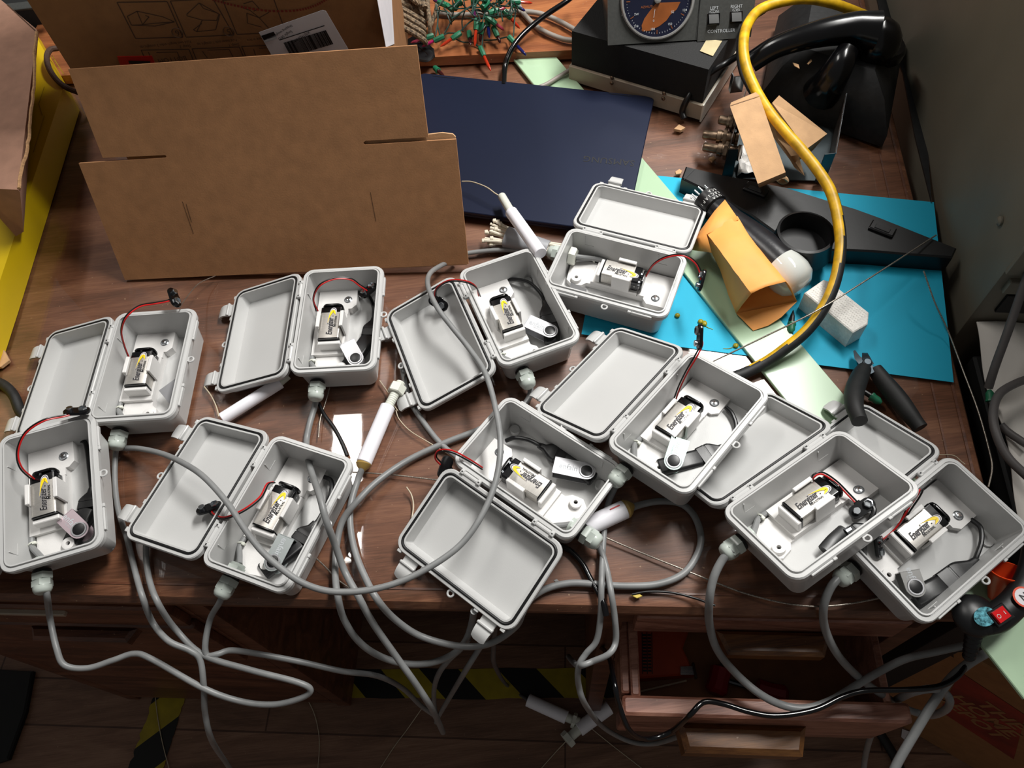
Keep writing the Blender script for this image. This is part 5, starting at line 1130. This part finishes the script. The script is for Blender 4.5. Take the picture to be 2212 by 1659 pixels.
# small kraft boxes
def boxfrom(label, top, down, mt, name='small_carton', flap=None, grp='small brown cartons in the chassis'):
    P = [at(*p) for p in top]; dv = V(down); t = thing(name, label, 'box', P[2]+dv, grp)
    m = MB(); m.hexa([p+dv for p in P], P, mt); part(m, 'carton_body', t); return t, P, dv
t1, P, dv = boxfrom('narrow upright brown carton leaning over the metal chassis', [(1577, 230, .110), (1641, 209, .114), (1697, 372, .078), (1637, 397, .072)], (.014, .022, -.030), M['cardl'])
m = MB(); n = (P[1]-P[0]).cross(P[3]-P[0]); q = [P[0]+V((0, .001, .001)), P[1]+V((0, .001, .001)), P[1]+V((.004, .024, -.012)), P[0]+V((.010, .024, -.014))]; m.slab(q, (q[1]-q[0]).cross(q[3]-q[0]), .0008, M['cardl']); part(m, 'end_flap', t1)
t2, P, dv = boxfrom('open wedge of a brown carton lying under the yellow cable', [(1668, 222, .085), (1683, 206, .090), (1787, 289, .065), (1742, 322, .060)], (-.004, .012, -.036), M['cardl'])
m = MB(); m.tube([at(1680, 384, .02), at(1690, 392, .018), at(1699, 388, .02), (at(1690, 380, .03))], .005, M['cardl'], 8, flat=.5); solo(m, 'carton_curl', 'curled brown paper end under the narrow upright carton', 'paper')
m = MB(); m.slab([at(1670, 262, .06), at(1722, 325, .05), at(1738, 380, .012), at(1716, 362, .03), at(1680, 300, .05)], (-.4, -.6, .6), .0008, M['cardl']); solo(m, 'carton_flap', 'folded brown flap hanging between the two small cartons', 'cardboard')

# ------------------------------------------------------------------ black nozzle with round port
t = thing('vacuum_nozzle', 'long black plastic floor nozzle with a round port lying on the blue card', 'nozzle', at(1740, 520, 0))
hN = .026
o1 = [(1482, 358), (1560, 376), (1640, 392), (1700, 404), (1790, 432), (1850, 450), (1905, 470), (1980, 500), (2068, 535), (2058, 556), (1960, 549), (1890, 543), (1830, 540), (1760, 540), (1686, 510), (1620, 462), (1560, 428), (1520, 408), (1472, 385)]
P = [tuple(at(x, y, hN)[:2]) for x, y in o1][::-1]
m = MB(); m.prism(P, .0012, hN, M['black'], bev=.002); part(m, 'body', t)
pc = at(1740, 505, .05); R1 = .0335
m = MB(); T = Matrix.Translation((pc.x, pc.y, 0)); m.lathe([(R1+.004, hN-.002), (R1+.002, hN+.004), (R1, .046), (R1, .053), (R1-.003, .054), (R1-.0035, .05)], M['black'], T, 40, False, False); m.lathe([(R1-.0035, .05), (R1-.004, hN+.003), (.0001, hN+.003)], M['gasket'], T, 40, False, False); part(m, 'round_port', t)
for x, y, ln in ((1632, 412, .030), (1905, 497, .030)):
    q = at(x, y, hN); d = (at(x+28, y+11, hN)-q).normalized(); T = frame(q, (0, 0, 1), d); m = MB(); m.box((0, 0, .001), (ln, .016, .007), M['black'], T, .0015); m.box((0, -.002, .0048), (ln*.6, .007, .0016), M['blackr'], T, .0005); part(m, 'clip', t)
m = MB()
for l in ([(1612, 430), (1606, 452)], [(1640, 440), (1634, 466)], [(1500, 366), (1478, 388)]): m.line([at(x, y, hN+.0002) for x, y in l], (0, 0, 1), .0008, M['ink'])
part(m, 'seam', t)
m = MB()
for i in range(6): q = at(1738+i*6, 570-i*1.5, .006); m.tube([q, q+V((.003, -.004, .003)), q+V((.0, -.008, 0)), q+V((-.003, -.004, -.001))], .0007, M['black'], 5)
part(m, 'brush_bristles', t)

# ------------------------------------------------------------------ cathode ray tube
t = thing('cathode_ray_tube', 'black wrapped picture tube with pins and white glass end, half under the envelope', 'vacuum tube', at(1640, 540, 0))
A_, B_ = at(1522, 428, .030), at(1697, 588, .030); d = (B_-A_); Ln = d.length; T = frame(A_, d, V((0, 0, 1)))
m = MB(); m.lathe([(.0165, 0), (.0178, .001), (.0178, .020), (.0160, .0215)], M['black'], T, 28)
for i in range(12):
    a = 2*PI*i/12
bse = part(m, 'tube_base', t)
m = MB()
for i in range(11):
    a = 2*PI*i/12+.2; c = T @ V((.0115*math.cos(a), .0115*math.sin(a), .0)); m.cyl(c, c-d.normalized()*.012, .0012, M['steel'], 8)
sub(m, 'pins', bse, t)
m = MB(); m.lathe([(.0150, .021), (.0165, .03), (.0175, Ln*.35), (.0215, Ln*.55), (.0250, Ln*.78), (.0256, Ln*.93)], M['crtwrap'], T, 32); part(m, 'wrapped_neck', t)
m = MB(); m.lathe([(.0252, Ln*.92), (.0262, Ln*.98), (.0256, Ln+.010), (.0225, Ln+.020), (.0150, Ln+.0265), (.0001, Ln+.0285)], M['crtglass'], T, 32, False, False); part(m, 'glass_face', t)
# lettering round the base
m = MB(); ctext = [('CRC', 0), ('2AP1', 1)]
sd = d.normalized(); 
for s_, off, rad in (('CRC2AP1', .0125, .45), ('RCA', .0065, .45), ('USA', .0185, .3)):
    for i, ch in enumerate(s_):
        ph = rad - i*.26
        nrm = (V((0, 0, 1))*math.cos(ph)+sd.cross(V((0, 0, 1))).normalized()*-math.sin(ph)); c = A_+sd*off+nrm*.0181; m.text(ch, .0058 if s_ != 'CRC2AP1' else .0064, M['whiteink'], frame(c, nrm, nrm.cross(sd)*-1), sx=.85)
sub(m, 'printed_code', bse, t)

# ------------------------------------------------------------------ orange envelope, an open paper sleeve
t = thing('orange_envelope', 'crumpled orange paper envelope with its mouth open towards the viewer', 'envelope', at(1620, 600, 0))
secs = [((1523, 508, .044), (1526, 504, .050), (1592, 468, .056), (1594, 471, .050)), ((1540, 552, .022), (1549, 533, .057), (1616, 509, .062), (1619, 513, .040)),
        ((1555, 582, .014), (1578, 574, .060), (1648, 549, .064), (1654, 557, .034)), ((1573, 636, .010), (1601, 605, .060), (1675, 580, .065), (1686, 600, .026)), ((1590, 677, .010), (1623, 634, .060), (1698, 608, .064), (1722, 651, .022))]
rings = []
for lb_, cl_, cr_, rb_ in secs:
    a, b, c, d = at(*lb_), at(*cl_), at(*cr_), at(*rb_); ring = []
    for p, q, bul in ((a, b, .0015), (b, c, .003), (c, d, .002), (d, a, -.004)):
        for i in range(5): u = i/5; ring.append(p.lerp(q, u)+V((0, 0, bul*math.sin(PI*u)*(1+.4*math.sin(lb_[0]+i)))))
    rings.append(ring)
m = MB()
# densify between sections
R2 = []
for i in range(len(rings)-1):
    for k in range(4): R2.append([a.lerp(b, k/4)+V((0, 0, random.uniform(-.0005, .0005))) for a, b in zip(rings[i], rings[i+1])])
R2.append(rings[-1]); m.loft(R2, M['orange'], True, False)
o = part(m, 'sleeve', t, 60); o.modifiers.new('s', 'SOLIDIFY').thickness = .0004
m = MB(); q = [at(1591, 677, .010), at(1722, 651, .022), at(1688, 685, .012), at(1660, 703, .008), at(1627, 714, .0065)]; m.slab(q, (0, .1, 1), .0004, M['orange']); part(m, 'lower_lip', t)
m = MB(); q = [at(1566, 431, .056), at(1596, 474, .0585), at(1526, 506, .052), at(1498, 518, .030), at(1493, 540, .020), at(1537, 546, .045), at(1543, 456, .055), at(1614, 507, .064), at(1551, 535, .059)]
m.faces([tuple(p) for p in q], [(0, 1, 2, 6), (6, 2, 3), (3, 2, 5, 4)], M['orange']); o = part(m, 'folded_flap', t); o.modifiers.new('s', 'SOLIDIFY').thickness = .0004

# ------------------------------------------------------------------ foam block
t0 = [at(1786, 602, .030), at(1738, 632, .030), at(1843, 718, .030), at(1885, 684, .030)]
m = MB(); N = 5
a, b = t0[1], t0[2]; e = (b-a).normalized(); pu = V((-e.y, e.x, 0)); wd2 = (t0[0]-a).dot(pu)
T = frame(a, (0, 0, 1), e); Lf = (b-a).length
m.prism([(0, 0), (Lf, 0), (Lf+.002, wd2*.62), (Lf-.008, wd2), (.006, wd2), (0, wd2*.9)], -.0288, 0, M['sponge'], T, bev=.0012)
for i in range(22):
    for j in range(9):
        x_, y_ = .004+i*(Lf-.010)/22+(j % 2)*.0012, .004+j*(wd2-.008)/8; m.box((x_, y_, .0000), (.0013, .0013, .0007), M['sponge'], T)
solo(m, 'foam_block', 'white foam block with dimpled top standing on the blue card', 'foam')

# ------------------------------------------------------------------ diagonal cutters
t = thing('diagonal_cutters', 'diagonal cutters with black foam grips lying across the right hand lid', 'cutters', at(1880, 800, 0))
m = MB(); m.tube([at(1866, 797, .014), at(1857, 815, .020), at(1846, 845, .034), at(1845, 875, .046), at(1857, 910, .052)], lambda u: .0080+.0022*math.sin(PI*min(1, u*1.1)), M['grip'], 16); part(m, 'grip', t)
m = MB(); m.tube([at(1890, 798, .012), at(1912, 828, .013), at(1940, 862, .016), at(1965, 895, .018), at(1988, 925, .018)], lambda u: .0080+.0022*math.sin(PI*min(1, u*1.1)), M['grip'], 16); part(m, 'grip', t)
m = MB(); m.loft([[at(1843, 758, z) for z in (.010, .013)][::1]+[at(1847, 756, .013), at(1847, 756, .010)], [at(1846, 775, .007), at(1846, 775, .016), at(1858, 770, .016), at(1858, 770, .007)], [at(1860, 792, .007), at(1860, 792, .018), at(1882, 784, .018), at(1882, 784, .007)], [at(1872, 812, .008), at(1872, 812, .018), at(1892, 802, .018), at(1892, 802, .008)]], M['toolsteel']); part(m, 'jaw', t)
m = MB(); m.loft([[at(1862, 762, .009), at(1862, 762, .013), at(1874, 762, .013), at(1874, 762, .009)], [at(1862, 775, .007), at(1862, 775, .017), at(1880, 772, .017), at(1880, 772, .007)], [at(1872, 790, .007), at(1872, 790, .019), at(1888, 786, .019), at(1888, 786, .007)]], M['toolsteel']); part(m, 'jaw', t)
m = MB(); m.lathe([(.005, 0), (.005, .003), (.0035, .0042)], M['toolsteel'], Matrix.Translation(at(1872, 785, .018)), 14); part(m, 'pivot', t)

# ------------------------------------------------------------------ bundle of cable ties
A_, B_ = at(1094, 512, .013), at(1185, 536, .011); d = (B_-A_).normalized(); sdv = V((-d.y, d.x, 0)); Ln = (B_-A_).length
t = thing('cable_tie_bundle', 'bundle of cream cable ties wrapped in silver tape beside the two step probe', 'cable ties', (A_+B_)/2-V((0, 0, .012)))
m = MB(); m.loft([[A_+d*(u*Ln)+(sdv*math.cos(2*PI*i/20)*(.0155-.005*u)+V((0, 0, 1))*math.sin(2*PI*i/20)*(.0110-.003*u)) for i in range(20)] for u in (0, .1, .45, .55, .8, 1)], M['ducttape']); part(m, 'silver_tape', t)
rnd = random.Random(11)
for i in range(22):
    a = rnd.uniform(-.95, .95); h = rnd.uniform(-.6, .7)*math.sqrt(1-a*a)
    m = MB(); p0 = A_+d*.012+sdv*a*.0125+V((0, 0, h*.009)); ln = rnd.uniform(.026, .040); p1 = p0-d*ln*.55+sdv*a*.003; p2 = p0-d*ln+sdv*(a*.007+rnd.uniform(-.002, .002))+V((0, 0, h*.003))
    m.tube([p0, p1, p2], .0021, M['ties'], 6, 4, flat=.6)
    if i % 2 == 0: m.box(p2, (.0045, .0055, .0040), M['ties'], None, .0007)
    part(m, 'cable_tie', t)
for i in range(14):
    a = rnd.uniform(-.95, .95); h = rnd.uniform(-.6, .7)*math.sqrt(1-a*a)
    m = MB(); p0 = B_-d*.008+sdv*a*.0085+V((0, 0, h*.006)); ln = rnd.uniform(.026, .036); m.tube([p0, p0+d*ln*.5+sdv*a*.002, p0+d*ln+sdv*a*.006-V((0, 0, .001))], .0018, M['ties'], 6, 4, flat=.6); part(m, 'cable_tie', t)

# ------------------------------------------------------------------ resin drops on the blue card
for lb, x, y, tl in (('amber resin drop on the blue card, nearest the grey box in front of the laptop', 1463, 683, None), ('double yellow green resin drop with fine tail on the blue card', 1513, 696, (1540, 712)), ('orange resin drop with short tail beside the straight wire', 1589, 748, (1562, 753))):
    q = at(x, y, .001); m = MB(); m.ball(q+V((0, 0, .0018)), .0032, M['resin'], None, 12, (1, 1, .6))
    if tl:
        m.tube([q+V((0, 0, .001)), at((x+tl[0])/2, (y+tl[1])/2+2, .0015), at(*tl, .001)], .0004, M['resin'], 5)
        if x == 1513: m.ball(at(1522, 698, .0028), .0030, M['resin'], None, 12, (1, 1.3, .6))
    solo(m, 'resin_drop', lb, 'resin drop', 'resin drops on the card')

# ------------------------------------------------------------------ switch handle with sticker, orange cap
t = thing('switch_handle', 'black curved tool handle with red rocker switch and shiny round sticker', 'tool', at(2140, 1330, 0))
hp = [at(2104, 1334, .036), at(2128, 1338, .037), at(2155, 1332, .037), at(2185, 1308, .037), at(2214, 1272, .037), at(2234, 1230, .036), at(2244, 1195, .035), at(2246, 1165, .034)]
m = MB(); m.tube(hp, lambda u: .0165-.004*math.sin(PI*min(1, u)), M['black'], 20, 8, flat=.7); m.ball(at(2106, 1330, .036), .0195, M['black'], None, 20, (1, 1, .62)); hb = part(m, 'handle_body', t)
x_ = (at(2172, 1318, .05)-at(2145, 1336, .05)).normalized()
T = frame(at(2160, 1329, .0495), (0, -.05, 1), x_); m = MB(); m.box((0, 0, 0), (.0185, .0150, .003), M['blackg'], T, .0006); fs = part(m, 'switch_frame', t)
m = MB(); m.loft([[T @ V(p) for p in ((-.007, -.0055, .001), (.007, -.0055, .001), (.007, .0055, .001), (-.007, .0055, .001))], [T @ V(p) for p in ((-.0068, -.005, .0042), (.0068, -.005, .0022), (.0068, .005, .0022), (-.0068, .005, .0042))]], M['redsw'])
m.torus(.0016, .0003, M['whiteink'], T @ Matrix.Translation((-.0035, 0, .0038)), 12, 4); m.box((.0035, 0, .0030), (.0005, .003, .0004), M['whiteink'], T); sub(m, 'red_rocker', fs, t)
m = MB(); T = frame(at(2127, 1332, .0497), (-.05, -.1, 1), x_); m.lathe([(.0100, 0), (.0100, .0006), (.0001, .0006)], M['holo'], T @ Matrix.Diagonal((1, .78, 1, 1)), 24); part(m, 'round_sticker', t)
m = MB(); T = frame(at(2212, 1290, .0490), (0, 0, 1), x_); m.lathe([(.0095, 0), (.0095, .0004), (.0078, .0004)], M['orangep'], T, 20, True, False); m.lathe([(.0078, .0004), (.0001, .0005)], M['paper'], T, 20, False, False); m.text('N', .009, M['ink'], T @ Matrix.Translation((0, 0, .0007)), bold=.02); part(m, 'maker_sticker', t)
m = MB(); a, b = at(2108, 1352, .028), at(2092, 1422, -.02); dd = b-a; pr = []
for i in range(15): pr.append(((.0085-.0028*i/14)*(1 if i % 2 else .72), dd.length*i/14))
m.lathe([(.0125, -.006), (.0115, 0)]+pr, M['black'], frame(a, dd), 16); part(m, 'strain_relief', t)
m = MB(); q = at(2176, 1238, .032); T = frame(q, (.15, .5, .85), (1, -.2, 0)); m.lathe([(.0075, -.030), (.0132, -.012), (.0168, 0), (.0174, .001), (.0174, .0028), (.0160, .0028), (.0156, 0), (.0120, -.012), (.0070, -.028), (.0001, -.028)], M['orangep'], T @ Matrix.Diagonal((1, .8, 1, 1)), 28)
solo(m, 'plastic_cup', 'orange red plastic cup tucked inside the curved black handle', 'cup')

# ------------------------------------------------------------------ big carton on the floor at the lower right
q1, q2 = at(1958, 1575, FZ), at(2110, 1664, FZ); e = (q2-q1).normalized(); n_ = V((-e.y, e.x, 0)); n_ = n_ if n_.x > 0 else -n_
o_ = q1-e*.16; e2b = n_; LC_ = .62; DC = .45; ZT = -.345
t = thing('moving_carton', 'large brown carton with faded orange red square print on the floor at right', 'carton', V((o_.x, o_.y, FZ))+e*LC_/2+e2b*DC/2)
TCt = Matrix(((e.x, e2b.x, 0, o_.x), (e.y, e2b.y, 0, o_.y), (0, 0, 1, 0), (0, 0, 0, 1)))
m = MB(); m.box((LC_/2, DC/2, (ZT+FZ)/2), (LC_, DC, ZT-FZ), M['cardd'], TCt, .003); part(m, 'carton_body', t)
def onB(x, y, off=.0006): return onplane(x, y, o_-n_*off, -n_)
def onT(x, y): return at(x, y, ZT+.0006)
tn = V((0, 0, 1))
def placed(x, y):
    p = onB(x, y); return (p, -n_) if p.z < ZT else (onT(x, y), tn)
m = MB(); sq = [(2075, 1452), (2215, 1545), (2190, 1640), (2030, 1535)]
pl_ = [placed(*p) for p in sq]; nn = -n_ if sum(1 for p in pl_ if p[1] != tn) >= 3 else tn
pp = [onB(*p) if nn != tn else onT(*p) for p in sq]; m.slab([p+nn*.0004 for p in pp], nn, .0004, M['redlogo']); lg = part(m, 'orange_square_print', t)
m = MB(); ax = (pp[1]-pp[0]).normalized(); cen = sum(pp, V())/4; dnv = nn.cross(ax)
for i, s_ in enumerate(('THE', 'HOME', 'DEPOT')):
    m.text(s_, .040, M['cardd'], frame(cen+nn*.0008-(nn.cross(ax))*(.034*(i-1))*1, nn, ax), bold=.03, sx=.9, shear=.0)
sub(m, 'stencil_lettering', lg, t)
m = MB(); pa = onT(2044, 1392); m.text('A', .036, M['cardink'], frame(pa, tn, e), bold=.03); m.line([onT(2150, 1405), onT(2225, 1455)], tn, .002, M['cardink']); part(m, 'top_print', t)
m = MB(); q = at(1962, 1592, FZ+.002); m.prism([tuple(at(x, y, FZ)[:2]) for x, y in ((1948, 1575), (1970, 1583), (1968, 1612), (1946, 1592))], FZ+.001, FZ+.002, M['paper']); solo(m, 'paper_tag', 'small white tag on the floor beside the big carton', 'label')
cable('black and yellow cable on the floor below the drawer corner', [(1885, 1560, FZ+.01), (1905, 1590, FZ+.01), (1935, 1640, FZ+.01), (1960, 1700, FZ+.01)], .008, M['blackr'], 'power_cable', group=None)
chunk('white paper slip tucked above the open drawer pull', [(1505, 1548), (1570, 1552), (1560, 1558), (1512, 1558)], .001, M['paper'], DZ-.036, 'paper_slip', 'paper')
chunk('yellow torn paper corner by the front edge of the desk', [(1362, 1286), (1382, 1284), (1388, 1288), (1376, 1293)], .001, mat('yellow_paper', 'c9b04a', .6), .001, 'paper_scrap', 'paper')
chunk('tiny clear plastic chip right of the centre front lid', [(1195, 1254), (1203, 1251), (1208, 1256), (1200, 1258)], .001, M['bezel'], .001, 'plastic_chip', 'chip')
m = MB(); m.box(at(40, 5, .03), (.12, .10, .05), M['cabinetd'], None, .002); m.box(at(44, 14, .06), (.10, .02, .004), M['ctrl'], None, .001); solo(m, 'black_device', 'black device half hidden behind the cartons at top left', 'device')
